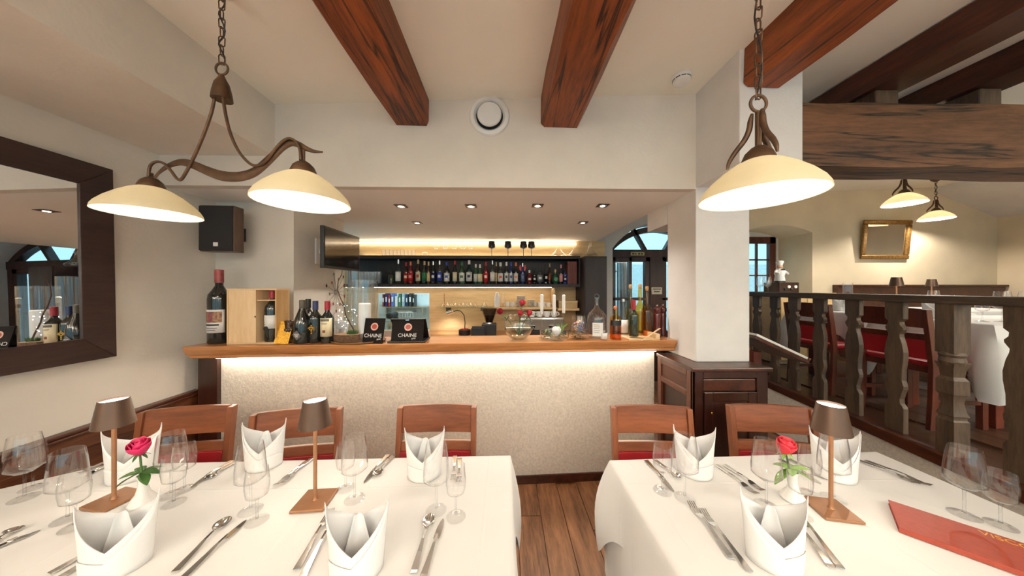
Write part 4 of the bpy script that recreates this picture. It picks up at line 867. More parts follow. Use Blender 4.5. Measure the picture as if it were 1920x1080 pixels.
# black CHAINE displays
blk = plain('display_black', srgb(24,18,16), .7, spec=.15); rg = cm('seal_pink',(214,170,150)); rr_ = cm('seal_red',(160,50,40))
def chaine(px, off, wpx, hh, words, rz, box):
    p = CT(px, off); w_ = wpx*p.y/F; t = thing('display_stand', words, 'display', p, rz)
    lean = R(-14)
    pan = MB().box(-w_/2,w_/2,-.004,.004,0,hh).build('front_panel', blk, t, rot=(lean,0,0), bevel=.001)
    MB().lathe([(0,0),(.027,0),(.027,.001),(0,.0012)],28).build('seal', rg, pan, (.003,-.0045,hh*.66), (R(90),0,0)); MB().lathe([(0,0),(.018,0),(.018,.001),(0,.0012)],24).build('seal_core', rr_, pan, (.003,-.0056,hh*.66), (R(90),0,0))
    text_mesh('CHAINE', .036, paper, pan, (0,-.0048,hh*.30), (R(90),0,0)); text_mesh('gold', .016, paper, pan, (.045,-.0048,hh*.17), (R(90),0,0))
    if box:
        MB().box(-w_/2-.02,w_/2+.02,-.02,.17,0,.012).build('case_base', black, t, bevel=.004)
        MB().hexa([(-w_/2-.012,.15,.012),(-w_/2+.0,.15,.012),(-w_/2+.0,.165,.012),(-w_/2-.012,.165,.012),(-w_/2-.012,.035,hh*.99),(-w_/2+.0,.035,hh*.99),(-w_/2+.0,.05,hh*.99),(-w_/2-.012,.05,hh*.99)]).hexa([(w_/2,.15,.012),(w_/2+.012,.15,.012),(w_/2+.012,.165,.012),(w_/2,.165,.012),(w_/2,.035,hh*.99),(w_/2+.012,.035,hh*.99),(w_/2+.012,.05,hh*.99),(w_/2,.05,hh*.99)]).build('side_strut', blk, t)
        MB().hexa([(-w_/2,.15,.012),(w_/2,.15,.012),(w_/2,.156,.012),(-w_/2,.156,.012),(-w_/2,.03,hh*.99),(w_/2,.03,hh*.99),(w_/2,.036,hh*.99),(-w_/2,.036,hh*.99)]).build('back_panel', blk, t)
        MB().box(-w_/2-.012,w_/2+.012,.02,.055,hh*.965,hh*1.01).build('hinge_bar', black, t, bevel=.003); MB().box(-.012,.012,.01,.022,hh*.95,hh*.975).build('clasp', chrome, t)
    else: MB().box(-w_*.2,w_*.2,.10,.106,0,hh*.75).build('easel_leg', blk, t, rot=(R(20),0,0))
chaine(698, -.112, 39, .178, 'black upright display card with CHAINE lettering in front of the tray', R(-6), False)
chaine(763, -.09, 58, .165, 'black folding display case with CHAINE lettering', R(4), True)
# fish bowl with roses
def rose_head(parent, c, r, mat, seed=1, tilt=(0,0,0)):
    mb = MB(); rnd = random.Random(seed)
    for layer, (cnt, rad, open_, h_) in enumerate(((3,.28,.15,.95),(4,.5,.35,1.0),(5,.75,.6,.95),(5,.95,.95,.8))):
        for k in range(cnt):
            a0 = 2*pi*k/cnt+layer*.7+rnd.uniform(-.2,.2); da = 2*pi/cnt*.72
            def fn(u, v, a0=a0, da=da, rad=rad, open_=open_, h_=h_):
                a = a0+(u-.5)*2*da*(1-.25*v*v); q = r*rad*(.35+.72*sin(v*pi*.6))+r*open_*.10*v**3
                return (q*cos(a), q*sin(a), r*(-1.0+2.25*h_*v-.25*(2*u-1)**2*v))
            mb.grid(fn, 6, 5)
    return mb.build('flower_head', mat, parent, c, tilt, smooth=60, solid=.0006)
def leaf(mb, base, d, L, w, droop=.3, up=Vector((0,0,1))):
    d = Vector(d).normalized(); s = d.cross(up).normalized(); n_ = s.cross(d).normalized()
    def fn(u, v):
        p = Vector(base)+d*L*v-up*droop*L*v*v; ww = w*sin(pi*min(1,v*.93+.05))**.8
        return p+s*(u-.5)*2*ww+n_*abs(u-.5)*ww*.6
    return mb.grid(fn, 4, 7)
p = CT(972, -.03); R0 = .108
fb_ = thing('fish_bowl', 'round glass bowl of water holding red roses on the bar', 'bowl vase', p)
sph = [(R0*sin(a)*1.0, R0*.93-R0*cos(a)) for a in [pi*(.12+.68*k/16) for k in range(17)]]
zb0 = sph[0][1]; sph = [(r_, z-zb0+.004) for r_, z in sph]
MB().lathe([(0,0),(sph[0][0],0)]+sph+[(r_-.003, z) for r_, z in reversed(sph)]+[(0,.007)], 40).build('bowl', glass, fb_, smooth=50)
MB().lathe([(0,.008)]+[(r_-.004,z+.003) for r_, z in sph if z < .095]+[(0,.098)], 40).build('water', water, fb_, smooth=50)
for k, (px, py, dx, sd) in enumerate(((938,585,-.02,1),(975,588,0,2),(979,569,.02,3),(992,588,.03,4))):
    hd = PY(px, py, p.y-.01+.02*k); pos = (p.x+dx*.3, p.y, CZ+.04)
    nm = ('leftmost red rose leaning out of the fish bowl','lower middle red rose in the fish bowl','tallest red rose in the fish bowl','rightmost red rose in the fish bowl')[k]
    rs = thing('rose', nm, 'rose', pos, group='roses in the fish bowl'); o_ = Vector(pos)
    MB().tube([Vector((0,0,0)), (hd-o_)*.5+Vector((0,0,.02)), hd-o_-Vector((0,0,.015))], .0025, 6).build('stem', stemm, rs, smooth=50)
    rose_head(rs, hd-o_, .022, rose_d, sd, (R(20 if k != 0 else 60),R(-20 if px < 950 else 15),0))
    lm = MB()
    for j in range(5):
        b_ = (hd-o_)*(.55+.09*j); a = j*2.3+k; leaf(lm, b_, (cos(a), sin(a)*.6, .3), .055, .016)
    lm.build('leaves', leafm, rs, smooth=60)
# dish with three candlesticks
p = CT(1040, -.045); dc = thing('glass_dish', 'wide low glass dish filled with greenery under the three candles', 'dish', p)
MB().lathe([(0,0),(.09,0),(.105,.01),(.118,.075),(.115,.075),(.102,.013),(0,.006)],40, sy=.75).build('dish', glass, dc, smooth=40)
gm = MB(); rnd = random.Random(12)
for k in range(70):
    a = rnd.uniform(0,2*pi); r_ = .09*sqrt(rnd.random()); leaf(gm, (r_*cos(a), r_*sin(a)*.7, .012+.04*rnd.random()), (rnd.gauss(0,1),rnd.gauss(0,.7),rnd.uniform(0,1.2)), rnd.uniform(.025,.05), .007, .2)
tag(gm.build('greenery', plain('grey_green_leaf', srgb(112,124,84), .6, var=.5), loc=p, smooth=60), 'grey green leaves lying in the glass candle dish', 'greenery', kind='stuff')
fr2 = MB()
for k in range(14): a = k*.7; fr2.tube([(.05,0,.05),(.05+.02*cos(a),.01*sin(a),.09),(.055+.045*cos(a),.03*sin(a),.115+.012*sin(k))], [.002,.002,.0008], 5)
tag(fr2.build('fern_sprig', plain('fresh_green', srgb(110,150,60), .5), loc=p, smooth=50), 'bright green sprig at the right of the candle dish', 'plant')
wf = thing('white_flower', 'white cloth flower in the middle of the candle dish', 'flower', (p.x+.005,p.y-.05,CZ+.045)); rose_head(wf, (0,0,.02), .032, napk, 6)
for k, (px, y0, y1) in enumerate(((1016,550,590),(1039,551,591),(1057,551,588))):
    off = -.02 if k != 1 else -.06; c0 = CT(px, off); zt = EYE+(540-y1)*c0.y/F; top = EYE+(540-y0)*c0.y/F
    w_ = ('left','middle','right')[k]
    t = thing('candle_holder', '%s glass candle holder rising from the dish' % w_, 'candle holder', (c0.x,c0.y,CZ+.008), group='glass candle holders'); hz_ = zt-CZ-.008
    MB().lathe([(0,0),(.025,0),(.025,.004),(.004,.012),(.003,hz_*.6),(.005,hz_*.85),(.003,hz_-.005),(.006,hz_)],16).build('stem', glass, t, smooth=40); MB().lathe([(0,hz_),(.012,hz_),(.018,hz_+.028),(.016,hz_+.028),(.011,hz_+.004),(0,hz_+.004)],16).build('cup', glass, t, smooth=40)
    lathe_thing('taper_candle', '%s grey white taper candle above the glass dish' % w_, 'candle', [('wax',[(0,0),(.0105,0),(.0125,.05),(.0125,(top-zt)*.9),(.006,top-zt-.012),(0,top-zt-.008)],candle,14),('wick',[(0,top-zt-.01),(.001,top-zt-.01),(.001,top-zt+.002),(0,top-zt+.002)],black,6)], (c0.x,c0.y,zt+.0045), 'taper candles')
# potpourri glass
p = CT(1085, -.03); pg = thing('potpourri_glass', 'tapered clear glass filled with dried flowers', 'vase', p)
MB().lathe([(0,0),(.05,0),(.062,.012),(.068,.05),(.06,.12),(.047,.178),(.045,.178),(.058,.12),(.065,.05),(.059,.014),(0,.008)],36).build('glass', glass, pg, smooth=40)
po = MB(); rnd = random.Random(9); pms = [cm('petal_orange',(206,110,40)),cm('petal_purple',(120,70,130)),cm('petal_brown',(120,84,50)),cm('petal_red',(160,50,50)),cm('petal_straw',(190,160,100)),cm('petal_blue',(110,120,170))]
for k in range(170):
    po.m = rnd.randrange(6) if k > 60 else 2+2*rnd.randrange(2); a = rnd.uniform(0,2*pi); z = .012+.12*(k/170); r_ = .05*sqrt(rnd.random())*(1 if z < .08 else .75); b = Vector((r_*cos(a), r_*sin(a), z)); leaf(po, b, (rnd.gauss(0,1),rnd.gauss(0,1),rnd.gauss(0,.8)), .02, .008, .1)
tag(po.build('potpourri', pms, loc=p, smooth=60), 'mixed dried petals inside the tapered glass', 'potpourri', kind='stuff')
# spirits at the right end
p = CT(1119, -.04); fk = thing('flask_bottle', 'large bulbous clear bottle with a white label on the bar', 'bottle', p); s_ = p.y/F
MB().lathe([(0,0),(.062,0),(.07,.008),(.072,.14),(.068,.18),(.045,.215),(.022,.235),(.014,.26),(.014,.30),(.018,.302),(.018,.315),(.012,.317),(.011,.26),(.02,.232),(.042,.212),(.065,.178),(.069,.14),(.067,.01),(0,.01)],36).build('glass_body', glass, fk, smooth=40)
curved(fk, 'label', .0728, -.75, .35, .03, .13, paper)
for j in range(5): curved(fk, 'lettering', .0733, -.62, -.05+.05*(j % 2), .112-.014*j, .116-.014*j, (cm('ink_rust',(176,110,84)) if j < 1 else cm('ink_grey',(150,150,156))))
MB().tube([(.018*cos(a), 0, .325+.018*sin(a)) for a in [2*pi*k/16 for k in range(16)]], .004, 8, True).build('ring_stopper', glass, fk, smooth=50)
bs_ = bottle('short clear bottle with pale label in front of the bulbous bottle', CT(1132, -.10), .125, .026, glass, None, paper, 'squat', lab=(.1,.45), seg=24)
p = CT(1154, -.06); ab_ = bottle('square amber liqueur bottle with a dark band', p, hpx(p,572,634), .042, amberglass, None, None, 'squat', seg=28); h_ = hpx(p,572,634)
MB().lathe([(0,.006),(.039,.006),(.04,h_*.5),(0,h_*.5)],28).build('liquor', thin_glass('amber_core', (.92,.55,.14), .6, (.7,.5,.4)), ab_, smooth=40)
curved(ab_, 'label', .0427, -1.3, 1.3, h_*.42, h_*.58, DRK); MB().ball((0,0,h_*.95), .016, 12).build('stopper', plain('amber_stopper', srgb(180,100,60), .3), ab_, smooth=50)
bottle('slender clear bottle with a long neck behind the amber one', CT(1169, .06), .30, .032, thin_glass('pale_blue_glass', (.86,.93,.97), 1), SIL, paper, lab=(.1,.45), neck=.4, seg=24, cap=.06)
wb, pw_ = CT(1188, -.065), None
g1 = bottle('green wine bottle with a red capsule lying back in the wooden rack', wb+Vector((0,0,.022)), .275, .036, plain('olive_bottle_glass', (.02,.028,.012), .08, spec=.7), plain('capsule_red', srgb(150,24,40), .35), None, neck=.32, seg=28, cap=.26)
for (px, off, top, rp, m_, w_) in ((1182,.075,541,9,thin_glass('straw_grappa', (.88,.84,.6), 1, (.7,.65,.4)),'tall straw coloured bottle with cork, left of three'),(1200,.06,540,9.5,goldglass,'tall golden bottle with cork, middle of three'),(1213,.02,543,10,goldglass,'tall deep golden bottle with cork, right of three')):
    p = CT(px, off); h_ = hpx(p, top, 636)
    t_ = bottle(w_, p+Vector((0,0,.012)), h_*.92, rp*p.y/F, m_, None, None, neck=.36, seg=24, group='tall corked spirits'); MB().lathe([(0,0),(.009,0),(.013,.012),(.013,.03),(.009,.036),(0,.036)],12,(0,0,h_*.905)).build('cork', cork, t_, smooth=40)
    MB().lathe([(0,.006),(rp*p.y/F*.9,.006),(rp*p.y/F*.9,h_*.45),(0,h_*.45)],24).build('liquor', thin_glass('golden_core', (.95,.78,.40), .6, (.8,.7,.5)), t_, smooth=40)
rk = thing('bottle_rack', 'low slanted wooden bottle rack at the right end of the bar', 'rack', CT(1196, -.04), CA)
MB().box(-.115,.125,-.09,.09,0,.010).build('base_board', pine, rk, bevel=.001); MB().hexa([(-.03,-.105,.0),(-.02,-.105,.0),(.13,-.095,.088),(.12,-.095,.09),(-.03,-.098,.0),(-.02,-.098,.0),(.13,-.088,.088),(.12,-.088,.09)]).build('front_strip', pine, rk); MB().box(.09,.125,-.09,.08,.01,.045).build('end_block', pine, rk, bevel=.002)
for k, px in enumerate((1232,1243)):
    p = CT(px, .0+.05*k); h_ = hpx(p, 570, 636); lathe_thing('pepper_mill', ('dark red wooden pepper mill nearest the bottles','dark red wooden pepper mill nearest the pillar')[k], 'pepper mill', [('body',[(0,0),(.03,0),(.031,.02),(.024,.06),(.022,.12),(.026,.17),(.022,.185),(0,.185)],wood('mill_wood', srgb(44,12,9), srgb(88,28,20), 'z', 8, .25, coat=.4),20),('head',[(0,.187),(.02,.187),(.028,.205),(.026,.228),(.012,.24),(0,.24)],MC['mill_wood'],20),('finial',[(0,.24),(.005,.24),(.008,.248),(.005,.256),(0,.257)],chrome,10)], p, 'pepper mills')
# ================================================================== PENDANT LAMPS
SH_R = .155
def shade_parts(root, c, s=1.0, W=W_PENDANT):
    """glass shade + metal cap + bulb, rim centre at c"""
    prof = [(SH_R,0),(SH_R*.985,.012),(SH_R*.93,.028),(SH_R*.80,.052),(SH_R*.60,.080),(SH_R*.40,.102),(SH_R*.27,.112),(.024,.115)]
    inn = [(r_-.0035 if i else r_-.002, z-.003 if i else z) for i, (r_, z) in enumerate(prof)][::-1]
    sh = MB().lathe([(r_*s, z*s) for r_, z in prof+inn], 48).build('shade', shade_gl, root, c, smooth=50)
    MB().lathe([(r_*s, z*s) for r_, z in [(.030,.110),(.043,.106),(.042,.118),(.034,.138),(.020,.152),(.010,.158),(0,.158)]], 28).build('shade_cap', bronze, root, c, smooth=50)
    MB().lathe([(0,.035*s),(.012*s,.036*s),(.024*s,.046*s),(.028*s,.058*s),(.022*s,.074*s),(.012*s,.105*s),(.0,.106*s)],20).build('bulb', glass, root, c, smooth=50)
    fl = MB()
    for k in range(4): a = k*pi/2; fl.tube([(.004*s*cos(a),.004*s*sin(a),.090*s),(.010*s*cos(a),.010*s*sin(a),.055*s)], .0016*s, 6)
    fl.build('filament', emit('filament', (1,.9,.75), 60), root, c)
    light('bulb_light', 'POINT', W, WARM, root, Vector(c)+Vector((0,0,.055*s)), size=.025*s)
def chain(root, c, z0, z1, r=.0045, Lk=.042):
    n_ = max(2, int((z1-z0)/(Lk*.78))); first_ = None
    for k in range(n_):
        z = z0+Lk*.4+k*(z1-z0-Lk*.5)/max(1,n_-1)
        if first_ is None:
            pts = [(.010*cos(a), 0, (.5*Lk-.010)*(1 if sin(a) >= 0 else -1)+.010*sin(a)) for a in [2*pi*j/14 for j in range(14)]]
            first_ = MB().tube(pts, .0022, 6, True).build('chain_link', bronze, root, smooth=50); o = first_
        else: o = first_.copy(); COL.objects.link(o)
        o.location = (c[0], c[1], z); o.rotation_euler = (0, 0, (k % 2)*pi/2+.3)
    MB().tube([(c[0]+.009*sin(k*.9), c[1]+.009*cos(k*.9), z0+(z1-z0)*k/16) for k in range(17)], .0028, 6).build('cord', black, root, smooth=50)
def canopy(root, c, z): MB().lathe([(0,z),(.05,z),(.048,z-.012),(.026,z-.034),(.010,z-.045),(0,z-.045)],28,(c[0],c[1],0)).build('ceiling_cup', bronze, root, smooth=50)
def double_pendant(A, B, label, pts=True):
    mid = Vector(((A.x+B.x)/2, (A.y+B.y)/2, 0)); root = thing('double_pendant_lamp', label, 'pendant lamp', (mid.x, mid.y, A.z)); o = Vector(root.location)
    for S in (A, B): shade_parts(root, S-o)
    MB().tube([B-o+Vector((0,0,.15)), B-o+Vector((0,0,.20))], .006, 8).build('hanger', bronze, root, smooth=50); MB().tube([A-o+Vector((0,0,.15)), A-o+Vector((0,0,.175))], .006, 8).build('hanger', bronze, root, smooth=50)
    loc = lambda px, py: PV(px, py, A, B)-o
    bar = [loc(*q) for q in ((288,336),(300,322),(318,310),(340,304),(362,309),(390,321),(418,330),(450,331),(478,322),(505,299),(528,277),(545,268),(560,271),(575,279),(590,284),(605,285))]
    bp_s, br_s = smooth_path(bar, [.006,.008,.011,.014,.016,.018,.020,.020,.019,.018,.016,.014,.011,.009,.006,.003])
    MB().tube(bp_s, br_s, 12, flat=.45, up=(0,0,1)).build('wave_bar', bronze, root, smooth=50)
    for pp in (((408,186),(402,215),(388,255),(372,292),(355,325),(345,339),(337,336),(325,320),(312,308),(298,306),(288,314),(285,333)), ((424,186),(428,215),(437,252),(452,285),(472,308),(488,313),(503,305),(520,284),(535,268),(548,263),(560,270),(567,285),(568,303))):
        MB().tube(smooth_path([loc(*q)+Vector((.0,-.012,0)) for q in pp], .0055)[0], .0055, 8).build('curved_rod', bronze, root, smooth=50)
    bz = loc(416,188).z; bx, by = loc(416,188).x, loc(416,188).y
    MB().lathe([(.0,.012),(.028,.0),(.034,.002),(.034,.008),(.031,.03),(.024,.065),(.014,.085),(.008,.1),(0,.1)],28,(bx,by,bz)).build('bell', bronze, root, smooth=50)
    rz_ = bz+.126; MB().tube([(bx+.024*cos(a), by, rz_+.024*sin(a)) for a in [2*pi*k/24 for k in range(24)]], .004, 8, True).build('ring', bronze, root, smooth=50)
    zc = ceil_z(bx+o.x)-o.z; chain(root, (bx,by), rz_+.02, zc-.04); canopy(root, (bx,by), zc)
    return root
def DC(px, D, z): d = ray(px, 540); h = sqrt(d.x**2+d.y**2); return Vector((d.x/h*D, d.y/h*D, z))
dpl = double_pendant(DC(284,1.97,1.815), DC(569,1.332,1.817), 'double pendant lamp with two cream glass shades on a wavy bronze bar')
def single_pendant(C, label, s=1.0, W=W_PENDANT, zr=0):
    root = thing('pendant_lamp', label, 'pendant lamp', C, zr, 'single pendant lamps'); shade_parts(root, Vector((0,0,0)), s, W)
    MB().tube([(0,0,.15*s),(0,0,.262*s)], .0085*s, 10).build('stem', bronze, root, smooth=50)
    for k in range(3):
        a = 2*pi*k/3+.35; P = [(.015,.262),(.019,.24),(.022,.215),(.034,.185),(.058,.152),(.072,.126),(.076,.106)]
        MB().tube(*smooth_path([(r_*s*cos(a), r_*s*sin(a), z*s) for r_, z in P], [q*s for q in (.004,.0075,.008,.008,.0075,.006,.003)]), 8).build('claw', bronze, root, smooth=50)
    MB().tube([(.025*s*cos(a), 0, (.288+.025*sin(a))*s) for a in [2*pi*k/24 for k in range(24)]], .0042*s, 8, True).build('ring', bronze, root, smooth=50)
    zc = ceil_z(C.x)-C.z; chain(root, (0,0), .305*s, zc-.04); canopy(root, (0,0), zc); return root
single_pendant(DC(1422,1.157,1.775), 'large cream glass pendant lamp above the right table')
single_pendant(DC(1695,5.13,2.385), 'small looking pendant lamp hanging behind the heavy beam, left of two', W=W_FAR)
single_pendant(DC(1755,7.0,2.44), 'small looking pendant lamp hanging from a bronze ceiling cup, right of two', W=W_FAR)
# fill lamps added out of view: floor uplighters and extra pendants
for (x_, y_, w_) in ((-1.75,-2.3,'left'),(1.2,-2.6,'middle'),(4.6,-2.4,'right')):
    z0 = 0 if x_ < 2 else .5
    fl_ = thing('fill_uplighter', 'added bronze fill uplighter behind the viewer, %s one' % w_, 'added fill lamp', (x_, y_, z0), group='added fill uplighters behind the viewer')
    MB().lathe([(0,0),(.14,0),(.14,.015),(.02,.03),(0,.03)],28).build('base', bronze, fl_, smooth=40); MB().tube([(0,0,.02),(0,0,1.62)], .011, 10).build('pole', bronze, fl_, smooth=50); MB().lathe([(.0,1.61),(.03,1.61),(.14,1.70),(.137,1.70),(.03,1.617),(0,1.617)],32).build('bowl', bronze, fl_, smooth=40)
    light('fill_uplight', 'SPOT', W_FILL_UP, (1,.95,.83), fl_, (0,0,1.66), (R(180),0,0), .05, R(160), .5)  # added upward beam that brightens the ceiling from out of view
dup(dpl, (-1.1,-1.1,1.815), R(8), 'added fill copy of the double pendant lamp behind the viewer')  # extra copy, unseen, added for fill light
single_pendant(Vector((.9,-1.2,1.8)), 'added fill pendant lamp behind the viewer', W=W_FILL)  # unseen extra pendant, brightens the room from behind
single_pendant(Vector((4.3,.2,2.4)), 'added fill pendant lamp over the raised floor beside the viewer', W=W_FAR)  # unseen extra pendant, added light for the raised side
single_pendant(Vector((5.2,-1.6,2.4)), 'added fill pendant lamp at the back of the raised floor', W=W_FAR)  # another unseen pendant added as fill
# ================================================================== TABLES AND WHAT LIES ON THEM
TZ = .75
def table_cloth(poly, z, drop, name, label, seed, thick=.0015, flare=.02, wave=.012, corner=.14, cat='tablecloth', group=None, mat=cloth, lift=.0, cornerout=.05, short=()):
    """cloth over a table: poly = top outline (ccw), hangs in soft folds, corners hang lower"""
    P = [Vector((x, y)) for x, y in poly]; n = len(P); per = []; rnd = random.Random(seed)
    for i in range(n):
        a, b = P[i], P[(i+1) % n]; m = max(6, int((b-a).length/.02))
        for k in range(m): t = k/m; per.append((a.lerp(b, t), min((a.lerp(b, t)-a).length, (a.lerp(b, t)-b).length), (b-a).normalized(), i, t))
    N_ = len(per); vs = []; fs = []
    cen = sum(P, Vector((0,0)))/n
    nr = []
    for k in range(N_):
        t0 = per[k-1][2]+per[k][2] if per[k][4] == 0 else per[k][2]; t0 = t0.normalized(); nr.append(Vector((t0.y, -t0.x)))
    rings = [(-.012, 0, 0), (0, -.003, 0), (.006, -.012, .02)]
    rows = 9
    for j in range(1, rows+1): rings.append((None, j/rows, j/rows))
    s = 0; phase = [rnd.uniform(0,6.28) for _ in range(4)]; L = 0; arc = []
    for k in range(N_): arc.append(L); L += (per[(k+1) % N_][0]-per[k][0]).length
    for rI, (off, dz, w) in enumerate(rings):
        for k in range(N_):
            p, dist, tg, ii, tt = per[k]; cw_ = math.exp(-(dist/.09)**2); sN = arc[k]
            wv = sin(sN*21+phase[0])*.6+sin(sN*37+phase[1])*.3+sin(sN*9+phase[2])*.6
            if off is not None: o, zz = off, z+.002+dz
            else:
                o = .007+flare*w**.7+wave*wv*w+cornerout*cw_*sin(w*pi*.8)*1.0; dk = drop*(1-.52*min(1, max(0, (dist-.02)/.12))) if ii in short else drop; zz = z-.012-(dk+corner*cw_)*w+.01*sin(sN*9+phase[3])*w
            q = p+nr[k]*o; vs.append((q.x, q.y, zz))
    M_ = len(rings)
    for r_ in range(M_-1):
        for k in range(N_): k2 = (k+1) % N_; fs.append((r_*N_+k, r_*N_+k2, (r_+1)*N_+k2, (r_+1)*N_+k))
    fs.append(tuple(range(N_)))
    mb = MB().add(vs, fs); o = mb.build(name, mat, smooth=60); return tag(o, label, cat, group)
def table(label, x0, x1, y0, y1, z=TZ, base=0.0, poly=None):
    t = thing('table', label, 'table', ((x0+x1)/2, (y0+y1)/2, base)); cx, cy = (x0+x1)/2, (y0+y1)/2
    MB().prism([(x-cx, y-cy) for x, y in (poly or [(x0,y0),(x1,y0),(x1,y1),(x0,y1)])], z-base-.035, z-base-.001).build('tabletop', darkwood_h, t)
    for a in (x0+.14, x1-.2):
        for b in (y0+.06, y1-.34 if base == 0 else y1-.12): MB().box(a-cx, a-cx+.06, b-cy, b-cy+.06, 0, z-base-.035).build('leg', wood('table_leg_wood', srgb(60,22,14), srgb(96,40,26), 'z', 8, .35), t, bevel=.004)
    return t
LP = [(-2.12,.42),(.02,.42),(.02,1.292),(-1.70,1.262),(-2.12,.94)]
table('dark wooden table under the white cloth on the left', -2.05, .01, .44, 1.25, poly=[(x*.995-.004, .44+(y-.42)*.98) for x, y in LP])
table_cloth([(x,y) for x, y in LP], TZ-.004, .45, 'under_cloth', 'long white under cloth hanging below the left table', 3, flare=.008, wave=.006, corner=.02, cornerout=.01, short=(2,3))
lc = table_cloth(LP, TZ, .22, 'tablecloth', 'white linen cloth spread over the long left table', 5, flare=.012, wave=.010, corner=.20, cornerout=.035)
RP = [(.455,.42),(1.71,.42),(1.70,1.285),(.455,1.245)]
table('dark wooden table under the white cloth on the right', .47, 1.69, .44, 1.23)
table_cloth(RP, TZ-.004, .45, 'under_cloth', 'long white under cloth hanging below the right table', 4, flare=.008, wave=.006, corner=.03, cornerout=.01, short=(2,))
table_cloth(RP, TZ, .22, 'tablecloth', 'white linen cloth spread over the right table', 6, flare=.016, wave=.012, corner=.16, cornerout=.05)
TT = TZ+.0035
def TP(px, py, z=TT): return PZ(px, py, z)
# ------------------------------------------------------------------ wine glasses
LGP = wineprof(.222,.088,.0425,.0335,.034,.16); GOB = wineprof(.168,.072,.0325,.0285,.0315,.42)
proto = {}
def stemware(kind, px, py, label):
    p = TP(px, py)
    if kind not in proto:
        t = thing('wine_glass' if kind == 'L' else 'water_goblet', label, 'wine glass' if kind == 'L' else 'goblet', p, group='clear wine glasses on the tables' if kind == 'L' else 'clear goblets on the tables')
        pr = LGP if kind == 'L' else GOB
        MB().lathe(pr[:5]+[(0,pr[4][1])], 32).build('foot', glass, t, smooth=45); MB().lathe([(0,pr[4][1]+.0004),(pr[4][0],pr[4][1]+.0004)]+pr[5:8]+[(0,pr[7][1])], 20).build('stem', stemglass, t, smooth=45); MB().lathe([(0,pr[7][1]+.0006)]+[(r_, z+.0006) for r_, z in pr[7:]], 40).build('bowl', glass, t, smooth=45); proto[kind] = t; return t
    return dup(proto[kind], p, random.uniform(0,6), label)
for k, px, py, lb in (('L',46,934,'large wine glass at the far left edge of the left table'),('G',62,915,'goblet behind the large wine glass at the far left edge'),
    ('L',127,973,'large wine glass between the left edge glass and the left table lamp'),('G',140,988,'goblet in front of the second large wine glass from the left'),
    ('L',321,928,'large wine glass right of the pink rose'),('G',326,944,'goblet in front of the glass right of the pink rose'),('G',346,918,'goblet half hidden behind the pair right of the pink rose'),
    ('L',470,957,'large wine glass in front of the second rear napkin'),('G',482,977,'goblet in front of the glass left of the middle lamp'),
    ('G',648,916,'goblet just right of the middle table lamp'),('L',665,936,'large wine glass just right of the middle table lamp'),
    ('L',818,957,'large wine glass in front of the rear right napkin on the left table'),('G',855,969,'goblet at the right end of the left table'),
    ('G',1242,921,'goblet nearest the left corner of the right table'),('L',1284,934,'large wine glass in front of the rear left napkin on the right table'),
    ('L',1437,948,'large wine glass left of the red rose'),('G',1518,926,'goblet right of the red rose'),('G',1500,966,'goblet right behind the front napkin of the right table'),
    ('L',1563,935,'large wine glass behind the right table lamp'),('L',1808,966,'large wine glass behind the red menu'),('G',1876,985,'goblet beyond the red menu at the right edge')):
    stemware(k, px, py, lb)
# ------------------------------------------------------------------ napkins
def napkin_mesh(h=.19, a=.072, b=.046):
    outer = MB(); n = 64
    def pk(th): d = min(abs(th), abs(abs(th)-pi)); return d/(pi/2)
    def H(th, s=1): dip = .070 if sin(th) < 0 else .115; return (h-(h-dip)*pk(th)**.72)*s
    def pt(th, v, k=1.0, hs=1.0):
        z = H(th)*v*hs; g = .86+.22*(z/h); return (a*k*g*cos(th), b*k*(1.08-.35*(z/h))*sin(th)*abs(sin(th))**.25, z)
    outer.grid(lambda u, v: pt(-pi+2*pi*u, v), n, 8)
    return outer, pt, H
def napkin(px, py, rz, label, s=1.0, flip=1):
    p = TP(px, py); t = thing('napkin', label, 'napkin', p, rz, 'folded white napkins on the tables'); t.scale = (s*flip, s, s)
    if 'n' not in proto:
        m_, pt, H = napkin_mesh(); proto['n'] = m_.build('pocket', napk, t, smooth=50, solid=.0022)
        fl = MB(); fl.grid(lambda u, v: (lambda th: (lambda q: (q[0]*1.035, q[1]*1.06-.0015, q[2]))(pt(th, v*min(1, .22+.78*u**.8))))(-pi+.05+(pi-.1)*u), 30, 6)
        proto['n2'] = fl.build('front_fold', napk, t, smooth=50, solid=.0016)
        ins = MB(); ins.grid(lambda u, v: ((u-.5)*.085*(1-.75*v), .006+.012*cos((u-.5)*3)+.004*v, .01+.125*v), 10, 8)
        proto['n3'] = ins.build('inner_fold', napk, t, smooth=50, solid=.002)
    else:
        for kk in ('n','n2','n3'): c = proto[kk].copy(); COL.objects.link(c); c.parent = t
    return t
napkin(796, 889, R(4), 'upright folded napkin at the rear right of the left table')
napkin(496, 872, R(14), 'upright folded napkin left of the middle table lamp', flip=-1)
napkin(248, 893, R(26), 'upright folded napkin behind the left table lamp and the pink rose', 1.04)
napkin(222, 1062, R(24), 'large near napkin at the front of the left table, bottom left', 1.0)
napkin(670, 1068, R(10), 'near napkin at the front middle of the left table', 1.0)
napkin(1302, 886, R(-12), 'upright folded napkin at the rear left of the right table', flip=-1)
napkin(1450, 1050, R(-16), 'near napkin at the front of the right table', 1.0, flip=-1)
napkin(1564, 892, R(-20), 'upright folded napkin behind the right table lamp')
